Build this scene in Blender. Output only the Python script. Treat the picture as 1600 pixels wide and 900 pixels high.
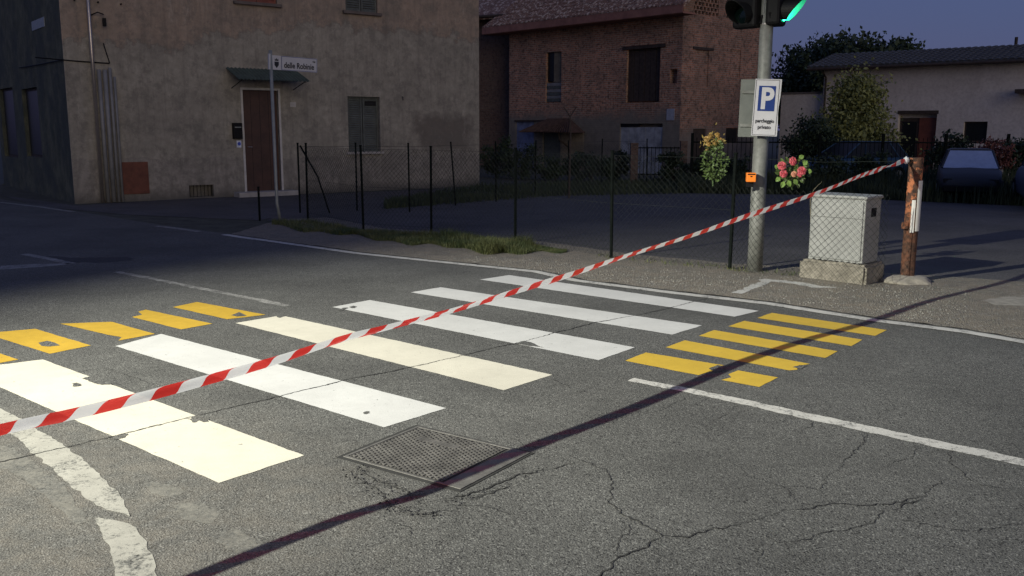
import bpy, bmesh, math, random
import numpy as np
from mathutils import Vector, Matrix, noise as mnoise
random.seed(7); rng = np.random.default_rng(7)
SC = bpy.context.scene
for o in list(bpy.data.objects): bpy.data.objects.remove(o)
R = math.radians

# ------------------------------------------------------------------ camera
F, PITCH, ROLL, H = 1430.0, 0.1731, 0.00279, 1.751
fw = Vector((0, math.cos(PITCH), -math.sin(PITCH)))
up0 = Vector((0, math.sin(PITCH), math.cos(PITCH)))
rt0 = Vector((1, 0, 0))
rt = rt0*math.cos(ROLL) + up0*math.sin(ROLL)
up = up0*math.cos(ROLL) - rt0*math.sin(ROLL)
cd = bpy.data.cameras.new('camera'); cam = bpy.data.objects.new('camera', cd)
SC.collection.objects.link(cam); SC.camera = cam
cd.sensor_width = 36; cd.lens = 36*F/1600; cd.clip_end = 3000; cd.clip_start = .05
cam.matrix_world = Matrix.Translation((0, 0, H)) @ Matrix((rt, up, -fw)).transposed().to_4x4()
SC.render.resolution_x, SC.render.resolution_y = 1024, 576

# ------------------------------------------------------------------ world: dusk sky
W = bpy.data.worlds.new('World'); SC.world = W; W.use_nodes = True
nt = W.node_tree; bg = nt.nodes['Background']
sky = nt.nodes.new('ShaderNodeTexSky'); sky.sky_type = 'NISHITA'; sky.sun_disc = False
sky.sun_elevation = R(0); sky.sun_rotation = R(156); sky.altitude = 100
sky.air_density = 1.0; sky.dust_density = .2; sky.ozone_density = 4.0
mx = nt.nodes.new('ShaderNodeMix'); mx.data_type = 'RGBA'; mx.inputs[0].default_value = .68
nt.links.new(sky.outputs[0], mx.inputs[6]); mx.inputs[7].default_value = (.30, .38, .86, 1)   # even blue of late dusk
nt.links.new(mx.outputs[2], bg.inputs[0]); bg.inputs[1].default_value = 0.3
# faint last glow of the day, low behind the camera
sd = bpy.data.lights.new('sun', 'SUN'); sd.energy = .62; sd.angle = R(40); sd.color = (1, .84, .60)
so = bpy.data.objects.new('sun', sd); SC.collection.objects.link(so)
so.rotation_euler = (R(81), 0, R(24))
SC.view_settings.view_transform = 'Standard'; SC.view_settings.look = 'None'
SC.view_settings.exposure = 0; SC.view_settings.gamma = 1
SC.render.engine = 'CYCLES'
LAMP = Vector((-12, 0, 8)); LAMP_AIM = Vector((-.2, 7.2, 0)); LAMP_W = 26500

# ------------------------------------------------------------------ helpers
def ray(px, py):
    return fw*F + rt*(px-800) + up*(450-py)
def G(px, py, z=0.0):
    d = ray(px, py); return Vector((0, 0, H)) + d*((z-H)/d.z)
def D(px, py, y):
    d = ray(px, py); return Vector((0, 0, H)) + d*(y/d.y)

class MB:
    def __init__(s): s.v = []; s.f = []; s.m = []; s.mi = 0
    def add(s, vs, fs):
        n = len(s.v); s.v += [tuple(v) for v in vs]; s.f += [tuple(i+n for i in f) for f in fs]; s.m += [s.mi]*len(fs); return s
    def poly(s, vs): return s.add(vs, [tuple(range(len(vs)))])
    def box(s, a, b):
        x0, y0, z0 = a; x1, y1, z1 = b
        return s.add([(x0,y0,z0),(x1,y0,z0),(x1,y1,z0),(x0,y1,z0),(x0,y0,z1),(x1,y0,z1),(x1,y1,z1),(x0,y1,z1)],
                     [(3,2,1,0),(4,5,6,7),(0,1,5,4),(1,2,6,5),(2,3,7,6),(3,0,4,7)])
    def bbox(s, a, b, r=.01):
        bm = bmesh.new(); bmesh.ops.create_cube(bm, size=1)
        for v in bm.verts: v.co = Vector([(a[i]+b[i])/2 + v.co[i]*(b[i]-a[i]) for i in range(3)])
        bmesh.ops.bevel(bm, geom=bm.edges[:], offset=r, segments=2, affect='EDGES', profile=.5)
        vs = [v.co[:] for v in bm.verts]; bm.verts.index_update(); fs = [tuple(v.index for v in f.verts) for f in bm.faces]; bm.free()
        return s.add(vs, fs)
    def prism(s, pts, z0, z1):
        n = len(pts); vs = [(p[0], p[1], z0) for p in pts] + [(p[0], p[1], z1) for p in pts]
        return s.add(vs, [tuple(range(n))[::-1], tuple(range(n, 2*n))] + [(i, (i+1) % n, n+(i+1) % n, n+i) for i in range(n)])
    def tube(s, pts, r, k=8, caps=True):
        pts = [Vector(p) for p in pts]; n = len(pts); rs = r if isinstance(r, (list, tuple)) else [r]*n
        vs = []; fs = []
        for i, p in enumerate(pts):
            t = (pts[min(i+1, n-1)]-pts[max(i-1, 0)]).normalized()
            a = Vector((0, 0, 1)) if abs(t.z) < .9 else Vector((1, 0, 0))
            u = t.cross(a).normalized(); w = t.cross(u)
            for j in range(k):
                an = 2*math.pi*j/k; vs.append(p + (u*math.cos(an) + w*math.sin(an))*rs[i])
        for i in range(n-1):
            for j in range(k): fs.append((i*k+j, i*k+(j+1) % k, (i+1)*k+(j+1) % k, (i+1)*k+j))
        if caps: fs += [tuple(range(k))[::-1], tuple(range((n-1)*k, n*k))]
        return s.add(vs, fs)
    def build(s, name, mat, root=None, parent=None, M=None, smooth=False, bevel=0, world=False):
        """M maps the builder's coordinates to the thing's frame; world=True: coordinates are world."""
        me = bpy.data.meshes.new(name)
        T = Matrix.Identity(4)
        if M is not None: T = M
        if world and root is not None: T = root.matrix_basis.inverted() @ T
        me.from_pydata([tuple(T @ Vector(v)) for v in s.v], [], s.f)
        for mm in (mat if isinstance(mat, (list, tuple)) else [mat]): me.materials.append(mm)
        if any(s.m): me.polygons.foreach_set('material_index', s.m)
        if smooth: me.polygons.foreach_set('use_smooth', [True]*len(me.polygons))
        me.update()
        o = bpy.data.objects.new(name, me); SC.collection.objects.link(o)
        if parent is not None: o.parent = parent
        elif root is not None: o.parent = root
        if bevel:
            b = o.modifiers.new('bevel', 'BEVEL'); b.width = bevel; b.segments = 2; b.limit_method = 'ANGLE'
        return o

def thing(name, label, cat, loc=(0, 0, 0), rz=0, group=None):
    o = bpy.data.objects.new(name, None); SC.collection.objects.link(o)
    o.matrix_basis = Matrix.Translation(loc) @ Matrix.Rotation(rz, 4, 'Z')
    return tag(o, label, cat, group)
def tag(o, label=None, cat=None, group=None, kind=None):
    if label: o['label'] = label
    if cat: o['category'] = cat
    if group: o['group'] = group
    if kind: o['kind'] = kind
    return o
def struct(o): o['kind'] = 'structure'; return o
def stuff(o): o['kind'] = 'stuff'; return o

# ------------------------------------------------------------------ materials
class N:
    """small node-graph helper"""
    def __init__(s, name):
        s.mat = bpy.data.materials.new(name); s.mat.use_nodes = True; s.t = s.mat.node_tree
        s.b = s.t.nodes['Principled BSDF']; s.out = s.t.nodes['Material Output']
        s.tc = s.t.nodes.new('ShaderNodeTexCoord').outputs['Object']
    def L(s, a, b): s.t.links.new(a, b)
    def _in(s, sock, v):
        if isinstance(v, bpy.types.NodeSocket): s.L(v, sock)
        elif isinstance(v, (tuple, list)): sock.default_value = (*v, 1) if len(v) == 3 and sock.type == 'RGBA' else v
        else: sock.default_value = v
    def map(s, scale=(1, 1, 1), loc=(0, 0, 0), src=None):
        n = s.t.nodes.new('ShaderNodeMapping'); s.L(src or s.tc, n.inputs[0]); n.inputs['Scale'].default_value = scale; n.inputs['Location'].default_value = loc; return n.outputs[0]
    def noise(s, scale, detail=4, rough=.6, vec=None, dist=0):
        n = s.t.nodes.new('ShaderNodeTexNoise'); s.L(vec or s.tc, n.inputs['Vector']); n.inputs['Scale'].default_value = scale
        n.inputs['Detail'].default_value = detail; n.inputs['Roughness'].default_value = rough; n.inputs['Distortion'].default_value = dist; return n.outputs['Fac']
    def vor(s, scale, feat='F1', vec=None, out='Distance'):
        n = s.t.nodes.new('ShaderNodeTexVoronoi'); s.L(vec or s.tc, n.inputs['Vector']); n.inputs['Scale'].default_value = scale; n.feature = feat; return n.outputs[out]
    def ramp(s, fac, stops):
        n = s.t.nodes.new('ShaderNodeValToRGB'); s.L(fac, n.inputs[0]); cr = n.color_ramp
        while len(cr.elements) < len(stops): cr.elements.new(.5)
        for e, (p, c) in zip(cr.elements, stops):
            e.position = p; e.color = (c, c, c, 1) if not isinstance(c, (tuple, list)) else (*c, 1)
        return n.outputs[0]
    def mix(s, fac, a, b, mode='MIX'):
        n = s.t.nodes.new('ShaderNodeMix'); n.data_type = 'RGBA'; n.blend_type = mode
        s._in(n.inputs[0], fac); s._in(n.inputs[6], a); s._in(n.inputs[7], b); return n.outputs[2]
    def math(s, op, a, b=0, c=0, clamp=False):
        n = s.t.nodes.new('ShaderNodeMath'); n.operation = op; n.use_clamp = clamp
        s._in(n.inputs[0], a); s._in(n.inputs[1], b)
        if op in ('MULTIPLY_ADD', 'COMPARE'): s._in(n.inputs[2], c)
        return n.outputs[0]
    def sep(s, vec=None):
        n = s.t.nodes.new('ShaderNodeSeparateXYZ'); s.L(vec or s.tc, n.inputs[0]); return n.outputs
    def bump(s, h, strength=.5, dist=.01):
        n = s.t.nodes.new('ShaderNodeBump'); s.L(h, n.inputs['Height']); n.inputs['Strength'].default_value = strength; n.inputs['Distance'].default_value = dist
        s.L(n.outputs[0], s.b.inputs['Normal'])
    def done(s, col=None, rough=.8, metal=0, spec=None):
        if col is not None: s._in(s.b.inputs['Base Color'], col)
        s._in(s.b.inputs['Roughness'], rough); s.b.inputs['Metallic'].default_value = metal
        if spec is not None: s.b.inputs['Specular IOR Level'].default_value = spec
        return s.mat

def simple(name, col, rough=.7, metal=0, var=.25, scale=6, bump=.0, spec=None):
    m = N(name); c2 = tuple(x*(1-var) for x in col); c3 = tuple(min(1, x*(1+var)) for x in col)
    f = m.noise(scale, 5, .65); c = m.mix(m.ramp(f, [(.3, 0), (.7, 1)]), c2, c3)
    if bump: m.bump(m.noise(scale*4, 4), bump, .01)
    return m.done(c, rough, metal, spec)

def world_pos(m):
    return m.t.nodes.new('ShaderNodeNewGeometry').outputs['Position']

def asphalt_nodes(m, base=(.105, .105, .098), dusty=True):
    m.tc = world_pos(m)
    sp = m.vor(140, out='Color'); spv = m.sep(sp)[0]
    fine = m.noise(160, 3, .7); med = m.noise(14, 5, .65); big = m.noise(.7, 5, .6)
    c = m.mix(m.ramp(fine, [(.32, 0), (.68, 1)]), tuple(x*.58 for x in base), tuple(x*1.36 for x in base))
    c = m.mix(m.ramp(spv, [(.86, 0), (.93, 1)]), c, tuple(x*1.9 for x in base))
    c = m.mix(m.ramp(spv, [(.10, 1), (.17, 0)]), c, tuple(x*.30 for x in base))
    c = m.mix(.55, c, m.ramp(med, [(.3, .62), (.7, 1.0)]), 'MULTIPLY')
    c = m.mix(.8, c, m.ramp(big, [(.35, .62), (.65, 1.0)]), 'MULTIPLY')
    trk = m.noise(.9, 5, .65, vec=m.map((.35, .9, 1), (3, 1, 0)), dist=.6)   # polished and oil-darkened tracks
    c = m.mix(m.ramp(trk, [(.52, 0), (.66, .38)]), c, tuple(x*.45 for x in base))
    c = m.mix(m.ramp(m.noise(3.1, 7, .75, vec=m.map((1, 1, 1), (7, 2, 0))), [(.58, 0), (.72, .35)]), c, tuple(x*1.5 for x in base))
    if dusty:
        x, y, z = m.sep()
        # dusty, trodden area by the curved kerb line
        d = m.math('ADD', m.math('POWER', m.math('ADD', x, 2.6), 2), m.math('POWER', m.math('SUBTRACT', y, 3.6), 2))
        d = m.math('SUBTRACT', 1, m.math('DIVIDE', d, 5.5), clamp=True)
        d = m.math('MULTIPLY', d, m.ramp(m.noise(5, 6, .7), [(.42, .25), (.62, 1)]))
        c = m.mix(m.math('MULTIPLY', d, .45), c, (.23, .205, .165))
    h = m.math('ADD', m.math('MULTIPLY', m.vor(120), .7), m.math('MULTIPLY', m.noise(60, 3, .6), .9))
    return c, h

def make_asphalt(name, base, dusty=True, bump=.55):
    m = N(name); c, h = asphalt_nodes(m, base, dusty); m.bump(h, bump, .008); return m.done(c, .85, spec=.35)

ASPH = (.132, .132, .121)
M_road = make_asphalt('asphalt_road', ASPH)
M_park = make_asphalt('asphalt_parking', (.112, .107, .105), False)

def make_paint(name, col, wear=.42, soft=.04, dirt=.25, edge=None):
    m = N(name); a, h = asphalt_nodes(m, ASPH, False)
    w = m.math('ADD', m.math('MULTIPLY', m.noise(38, 6, .75), .55), m.math('MULTIPLY', m.noise(5, 5, .7), .45))
    mask = m.ramp(w, [(max(0, wear-soft), 0), (wear+soft, 1)])
    d = m.noise(9, 6, .7)
    p = m.mix(m.ramp(d, [(.35, dirt), (.62, 0)]), col, tuple(x*.55 for x in col))
    p = m.mix(m.ramp(m.noise(1.4, 6, .7), [(.38, .30), (.62, 0)]), p, tuple(x*.62 for x in col))
    p = m.mix(m.ramp(m.noise(22, 7, .8), [(.33, .9), (.385, 0)]), p, a)
    p = m.mix(m.ramp(m.noise(150, 3, .7), [(.3, .12), (.5, 0)]), p, tuple(x*.45 for x in col))
    c = m.mix(mask, a, p); m.bump(m.math('ADD', m.math('MULTIPLY', h, .35), mask), .3, .004)
    return m.done(c, .65, spec=.3)
M_white = make_paint('road_paint_white', (.60, .60, .57), .285, .03, .12)
M_cream = make_paint('road_paint_cream', (.64, .61, .50), .285, .03, .12)
M_curve = make_paint('road_paint_curve', (.42, .41, .355), .44, .05, .4)
M_whiteworn = make_paint('road_paint_white_worn', (.58, .57, .52), .43, .05, .4)
M_whitefaint = make_paint('road_paint_faint', (.36, .355, .33), .49, .07, .5)
M_yellow = make_paint('road_paint_yellow', (.62, .42, .050), .335, .03, .2)
M_yellowL = make_paint('road_paint_yellow_older', (.56, .36, .04), .35, .03, .3)

m = N('shoulder_dirt'); m.tc = world_pos(m)
c = m.mix(m.ramp(m.noise(70, 4, .7), [(.3, 0), (.7, 1)]), (.075, .068, .055), (.27, .245, .20))
c = m.mix(m.ramp(m.noise(3.5, 6, .7), [(.40, 0), (.60, 1)]), c, (.23, .20, .155))
c = m.mix(m.ramp(m.sep(m.vor(60, out='Color'))[0], [(.88, 0), (.94, 1)]), c, (.30, .29, .26))
m.bump(m.math('ADD', m.noise(50, 4, .7), m.vor(60)), 1.0, .02); M_dirt = m.done(c, .95)
M_ground = simple('ground_earth', (.05, .052, .038), .95, var=.5, scale=3, bump=.4)
M_ghost = make_paint('road_paint_ghost', (.25, .24, .205), .50, .10, .5)
M_crack = simple('crack_dark', (.024, .024, .022), .95, var=.3)
M_tar = simple('tar_patch', (.035, .035, .036), .8, var=.35, scale=20, bump=.4)
M_stone = simple('loose_gravel', (.17, .165, .145), .9, var=.5, scale=2)

# plaster of the near house: warm upper coat, grey lower coat, damp stain, rough plinth
m = N('house_plaster'); x, y, z = m.sep()
n1 = m.noise(1.1, 8, .68); n2 = m.noise(6, 6, .7); n3 = m.noise(45, 4, .6)
edge = m.math('ADD', z, m.math('MULTIPLY', m.math('SUBTRACT', n1, .5), 2.3))
edge = m.math('SUBTRACT', edge, m.math('MULTIPLY', m.ramp(m.math('DIVIDE', x, 12), [(.22, 0), (.5, 1)]), .75))
mk = m.ramp(m.math('DIVIDE', edge, 8), [(.457, 0), (.468, 1)])
cup = m.mix(m.ramp(n2, [(.3, 0), (.7, 1)]), (.27, .205, .155), (.40, .315, .245))
clo = m.mix(m.ramp(n2, [(.3, 0), (.7, 1)]), (.25, .23, .19), (.39, .36, .30))
c = m.mix(mk, clo, cup)
line = m.ramp(m.math('DIVIDE', edge, 8), [(.450, 0), (.459, 1), (.468, 0)])
c = m.mix(m.math('MULTIPLY', line, .45), c, (.10, .07, .06))
dx = m.math('DIVIDE', m.math('SUBTRACT', x, 10.25), 1.25); dz = m.math('DIVIDE', m.math('SUBTRACT', z, 1.62), .62)
rr = m.math('MAXIMUM', m.math('POWER', dx, 2), m.math('POWER', dz, 2)); rr = m.math('ADD', rr, m.math('MULTIPLY', m.math('SUBTRACT', m.noise(2.2, 6, .7), .5), 2.4))
c = m.mix(m.ramp(rr, [(.35, .72), (1.25, 0)]), c, (.10, .082, .07))
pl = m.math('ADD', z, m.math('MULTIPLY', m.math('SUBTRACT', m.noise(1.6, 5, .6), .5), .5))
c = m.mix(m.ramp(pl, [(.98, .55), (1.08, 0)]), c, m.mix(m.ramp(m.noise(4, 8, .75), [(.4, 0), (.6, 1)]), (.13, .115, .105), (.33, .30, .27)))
c = m.mix(m.ramp(m.noise(.9, 7, .75), [(.35, .55), (.58, 0)]), c, (.15, .14, .12))
c = m.mix(m.ramp(m.noise(2.6, 8, .8), [(.42, .45), (.50, 0)]), c, (.13, .12, .105))
c = m.mix(m.ramp(m.noise(2.2, 6, .7, vec=m.map((2.6, 2.6, .22), (3, 0, 1))), [(.50, 0), (.64, .38)]), c, (.13, .115, .10))
c = m.mix(m.ramp(m.noise(3.4, 8, .8, vec=m.map((1, 1, .35))), [(.56, 0), (.66, .35)]), c, (.50, .46, .40))
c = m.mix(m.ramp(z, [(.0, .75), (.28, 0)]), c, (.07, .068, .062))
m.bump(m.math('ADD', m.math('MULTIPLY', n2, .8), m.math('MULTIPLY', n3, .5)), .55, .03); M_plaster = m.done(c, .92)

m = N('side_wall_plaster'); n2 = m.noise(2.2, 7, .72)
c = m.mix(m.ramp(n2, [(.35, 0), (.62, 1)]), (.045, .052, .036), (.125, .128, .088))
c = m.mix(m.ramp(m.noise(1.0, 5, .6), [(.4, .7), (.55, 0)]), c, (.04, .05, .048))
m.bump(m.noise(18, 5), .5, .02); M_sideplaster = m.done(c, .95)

def brick_mat(name, c1, c2, mortar, zlow=None, low=(.14, .13, .125)):
    m = N(name)
    v = m.t.nodes.new('ShaderNodeCombineXYZ'); x, y, z = m.sep()
    m.L(m.math('ADD', x, y), v.inputs[0]); m.L(z, v.inputs[1])
    b = m.t.nodes.new('ShaderNodeTexBrick'); m.L(v.outputs[0], b.inputs['Vector'])
    b.inputs['Scale'].default_value = 1; b.inputs['Brick Width'].default_value = .26; b.inputs['Row Height'].default_value = .08
    b.inputs['Mortar Size'].default_value = .012; b.inputs['Color1'].default_value = (*c1, 1); b.inputs['Color2'].default_value = (*c2, 1); b.inputs['Mortar'].default_value = (*mortar, 1); b.inputs['Bias'].default_value = -.2
    c = m.mix(m.ramp(m.noise(.8, 7, .7), [(.38, .6), (.6, 0)]), b.outputs['Color'], (.16, .115, .09))
    c = m.mix(m.ramp(m.noise(7, 6, .75), [(.38, .75), (.5, 0)]), c, (.045, .032, .026))
    c = m.mix(m.ramp(m.noise(11, 4, .7), [(.55, 0), (.72, .45)]), c, (.30, .24, .19))
    if zlow:
        e = m.math('ADD', z, m.math('MULTIPLY', m.math('SUBTRACT', m.noise(.9, 7, .7), .5), 1.6))
        c = m.mix(m.ramp(m.math('DIVIDE', e, 8), [(zlow/8-.03, 1), (zlow/8+.03, 0)]), c, m.mix(m.ramp(m.noise(3, 6, .7), [(.3, 0), (.7, 1)]), tuple(q*.6 for q in low), low))
    m.bump(m.math('ADD', m.math('MULTIPLY', b.outputs['Fac'], -1), m.noise(20, 4)), .7, .02)
    return m.done(c, .93)
M_brick = brick_mat('old_brick', (.60, .27, .16), (.22, .12, .085), (.50, .42, .33), 2.3, (.25, .225, .19))
M_brick2 = brick_mat('gable_brick', (.46, .21, .135), (.20, .11, .08), (.36, .30, .25), 1.7, (.24, .205, .18))
M_brickdark = brick_mat('dark_brick', (.15, .085, .06), (.11, .065, .05), (.11, .09, .075))
m = N('white_house_plaster'); n2 = m.noise(1.3, 7, .7)
c = m.mix(m.ramp(n2, [(.3, 0), (.7, 1)]), (.52, .47, .43), (.70, .65, .60))
c = m.mix(m.ramp(m.noise(9, 5, .7), [(.35, .35), (.55, 0)]), c, (.28, .24, .225)); m.bump(m.noise(25, 4), .4, .02); M_whiteplaster = m.done(c, .9)

m = N('clay_tile'); c = m.mix(m.ramp(m.noise(5, 5, .75), [(.3, 0), (.7, 1)]), (.07, .04, .033), (.27, .16, .12))
c = m.mix(m.ramp(m.noise(6.5, 3, .7), [(.52, 0), (.60, .9)]), c, (.46, .38, .32)); M_tile = m.done(c, .9)
M_tile_dark = simple('grey_roof_tile', (.075, .078, .082), .8, var=.35, scale=5, bump=.3)
M_fascia = simple('brown_fascia', (.27, .13, .10), .8, var=.25, scale=3, bump=.2)
M_wooddark = simple('dark_timber', (.045, .032, .026), .8, var=.45, scale=8, bump=.3)
M_doorbrown = simple('brown_door_wood', (.055, .024, .016), .55, var=.3, scale=4)
M_redwood = simple('red_brown_door', (.17, .05, .03), .6, var=.3, scale=4)
M_shutter = simple('grey_green_shutter', (.085, .095, .088), .7, var=.3, scale=5)
M_frame = simple('pale_frame', (.50, .48, .45), .7, var=.15)
M_stonesill = simple('stone_sill', (.34, .32, .30), .85, var=.2)
M_stonedark = simple('dark_sill', (.12, .10, .09), .85, var=.2)
M_canopy = simple('green_corrugated_canopy', (.06, .085, .07), .7, var=.35, scale=4)
M_panelred = simple('orange_brown_panel', (.13, .045, .027), .8, var=.25, scale=6, bump=.2)
M_pipe = simple('dull_pipe', (.20, .20, .20), .55, var=.25, scale=3)
M_pipeshiny = simple('steel_downpipe', (.42, .38, .35), .28, metal=.7, var=.15, scale=3)
M_black = simple('black_plastic', (.005, .005, .006), .6, var=.2, spec=.2)
M_wire = simple('fence_wire', (.012, .016, .014), .8, metal=.0, var=.3)
M_post = simple('green_black_post', (.006, .0085, .0075), .9, var=.35, scale=12, spec=.1)
M_galv = simple('galvanised_steel', (.24, .255, .245), .55, metal=.2, var=.2, scale=6)
M_rubble = simple('broken_concrete', (.27, .25, .21), .95, var=.3, scale=10, bump=.7)
M_glassdark = simple('dark_window_glass', (.012, .013, .014), .35, var=.2, spec=.25)
M_void = simple('dark_interior', (.012, .012, .013), .95, var=.2)
M_leafdark = simple('dark_leaves', (.028, .048, .022), .7, var=.5, scale=1.5)
M_leafmid = simple('green_leaves', (.055, .095, .030), .65, var=.45, scale=1.5)
M_leafyellow = simple('yellow_green_leaves', (.21, .225, .07), .7, var=.35, scale=1.2)
M_leafred = simple('reddish_leaves', (.13, .045, .035), .7, var=.4, scale=1.5)
M_leaffresh = simple('fresh_leaves', (.16, .27, .055), .5, var=.4, scale=9)
M_bark = simple('bark', (.06, .045, .035), .9, var=.35, scale=9, bump=.4)
m = N('grass_blades'); c = m.mix(m.ramp(m.noise(2.3, 4, .7), [(.35, 0), (.65, 1)]), (.032, .058, .016), (.125, .13, .045)); M_grass = m.done(c, .7)
m = N('dark_grass_blades'); c = m.mix(m.ramp(m.noise(.7, 4, .7), [(.35, 0), (.65, 1)]), (.02, .036, .016), (.055, .07, .03)); M_grassdark = m.done(c, .8)

# ------------------------------------------------------------------ ground, road, markings
def jag(pts, step=.06, amp=.006, closed=True, sc=9):
    out = []; n = len(pts)
    for i in range(n if closed else n-1):
        a = Vector(pts[i]); b = Vector(pts[(i+1) % n]); k = max(1, int((b-a).length/step))
        t = (b-a).normalized() if (b-a).length > 0 else Vector((1, 0, 0)); nn = Vector((-t.y, t.x, 0))
        for j in range(k):
            p = a.lerp(b, j/k)
            if j: p = p + nn*amp*(mnoise.noise(Vector((p.x*sc, p.y*sc, 3.1)))*1.6 + random.uniform(-.5, .5))
            out.append(p)
    return out
def sheet(name, pts, z, mat, parent=None, jagged=None, thick=0):
    P = [Vector((p[0], p[1], z)) for p in pts]
    if jagged: P = [Vector((p.x, p.y, z)) for p in jag(P, *jagged)]
    b = MB(); b.poly(P)
    o = b.build(name, mat, parent=parent); 
    bm = bmesh.new(); bm.from_mesh(o.data)
    for f in bm.faces:
        f.normal_update()
        if f.normal.z < 0: f.normal_flip()
    bmesh.ops.triangulate(bm, faces=bm.faces[:], ngon_method='EAR_CLIP'); bm.to_mesh(o.data); bm.free(); return o

struct(sheet('ground', [(-400, -60), (400, -60), (400, 900), (-400, 900)], -.012, M_ground))
e_road = Vector((.768, -.640, 0)); n_road = Vector((.640, .768, 0))
# edge line points of the far side of the road
EL = [(115, 331), (244, 352), (350, 367), (400, 374), (556, 396), (681, 409), (837, 425), (900, 439), (1050, 458), (1200, 475), (1365, 501), (1507, 519), (1600, 535)]
ELg = [G(*p) for p in EL]
far = [p + n_road*(.14 if i > 1 else .1) for i, p in enumerate(ELg)]
end = far[-1] + (far[-1]-far[-2]).normalized()*14
left_far = Vector((-34, 43, 0))
road = struct(sheet('road', [(-40, -14), (20, -14), (24, -8), end] + far[::-1] + [left_far, (-60, 60), (-60, 10)], 0, M_road))
# shoulder strip of dirt and gravel between edge line and fence
fence_line = [G(406, 346), G(480, 343), G(568, 361), G(674, 368), G(805, 381), G(955, 403), G(1140, 421)]
sh = far[2:] + [end] + [Vector((22, -1, 0)), Vector((9.0, 9.0, 0)), Vector((5.2, 10.9, 0)), Vector((3.0, 11.9, 0))] + [p + Vector((.3, .4, 0)) for p in fence_line[::-1]]
struct(sheet('roadside_shoulder', sh, .004, M_dirt, jagged=(.12, .03)))
# forecourt behind the fence
park = [p + Vector((.1, .1, 0)) for p in fence_line] + [Vector((3.0, 11.7, 0)), Vector((5.2, 10.7, 0)), Vector((9.0, 8.8, 0)), Vector((22, -1.2, 0)), Vector((40, 0, 0)), Vector((40, 17, 0)), G(1600, 322), G(1400, 313), G(1250, 304), G(1100, 301), G(860, 306), G(700, 318), G(600, 326), G(430, 336)]
struct(sheet('parking_forecourt', park, .008 - .010, M_park, jagged=(.2, .04)))
# lane in front of the house
struct(sheet('house_forecourt', [G(0, 304), G(118, 321), G(300, 309), G(500, 303), G(749, 292), G(1000, 284), G(900, 305), G(600, 326), G(440, 336), G(406, 344), G(200, 335), G(60, 322)], -.006, M_park))

def mark(name, px, mat, z=.002, jg=(.045, .0032)):
    return sheet(name, [G(*p) for p in px], z, mat, parent=road, jagged=jg)
# six white bars
bars = [[(-62, 578), (67, 562), (475, 712), (342, 755)],
        [(180, 541), (252, 522), (697, 638), (600, 668)],
        [(368, 505), (440, 493), (863, 586), (787, 610)],
        [(519, 480), (578, 469), (992, 543), (935, 563)],
        [(642, 457), (688, 449), (1097, 509), (1050, 523)],
        [(750, 437), (795, 430), (1186, 486), (1148, 495)]]
for i, b in enumerate(bars):
    mark('crosswalk_bar', b, M_cream if i in (0, 2) else M_white)
for b in [[(1183.5, 497), (1206, 489), (1386, 516), (1367, 525)],
          [(1138, 510), (1163, 501.5), (1347.5, 531), (1330, 541)],
          [(1092, 525), (1116, 516), (1309, 549), (1289, 559.5)],
          [(1040, 543), (1070, 532), (1265.6, 569), (1245, 572), (1246, 578), (1233, 579)],
          [(977, 564), (1009, 551), (1131, 571), (1120, 575), (1128, 578), (1108, 581), (1091, 586.5)],
          [(1127, 594), (1143, 590), (1138, 585), (1153, 579), (1215.6, 590), (1186, 605)]]:
    mark('yellow_block', b, M_yellow)
for b in [[(270, 480), (308, 472), (415, 492), (355, 499)],
          [(206, 495.5), (222, 492), (216, 487), (228, 484), (332, 506), (283, 515)],
          [(94, 506), (174, 503), (242, 522), (185, 532.5), (190, 527), (172, 524)],
          [(-25, 521), (55, 514), (142, 540), (78, 553)],
          [(-80, 550), (-20, 546), (29, 562), (-15, 570)]]:
    mark('older_yellow_block', b, M_yellowL)
mark('worn_patch', [(361, 493), (374, 488), (386, 494), (370, 495)], M_road, .0036)
mark('worn_patch', [(60, 536), (74, 533), (86, 536), (94, 540), (76, 542), (65, 541)], M_road, .0036)

for q_ in [[(128, 592), (140, 589), (152, 594), (168, 596), (176, 601), (160, 602), (146, 599)], [(296, 652), (308, 649), (326, 655), (322, 660), (309, 657), (303, 661)],
           [(168, 686), (182, 681), (200, 678), (196, 684), (180, 688)], [(803, 537), (820, 533), (836, 538), (848, 543), (826, 541)], [(112, 600), (121, 598), (127, 603), (117, 605)],
           [(546, 480), (552, 478), (558, 479.5), (551, 482)], [(568, 645), (575, 643), (578, 646), (571, 648)], [(528, 486), (536, 481.5), (543, 481), (535, 486)],
           [(1108, 577), (1121, 571), (1136, 573), (1128, 580), (1116, 582)], [(1238, 574), (1250, 571), (1262, 571.5), (1251, 577)], [(430, 493), (438, 491), (446, 494), (437, 497)], [(648, 535), (652, 533), (656, 535), (651, 537)]]:
    mark('worn_patch', q_, M_road, .0036, (.012, .010))
def ribbon_pts(px, w, closed=False):
    g = [G(*p) for p in px]; l = []; r = []
    for i, p in enumerate(g):
        t = (g[min(i+1, len(g)-1)] - g[max(i-1, 0)]).normalized(); n = Vector((-t.y, t.x, 0))
        ww = w[i] if isinstance(w, (list, tuple)) else w
        l.append(p+n*ww/2); r.append(p-n*ww/2)
    return l + r[::-1]
def line(name, px, w, mat, z=.002, jg=(.05, .006)):
    return sheet(name, ribbon_pts(px, w), z, mat, parent=road, jagged=jg)
line('edge_line', EL[3:] + [(1700, 553)], .13, M_whiteworn, .0062)
line('edge_line', [(244, 353), (280, 357.5), (312, 362)], .12, M_whitefaint)
line('edge_line', [(350, 366.5), (400, 374)], .13, M_whiteworn)
line('edge_line', [(0, 316), (60, 323), (115, 331)], .12, M_whitefaint)
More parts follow.
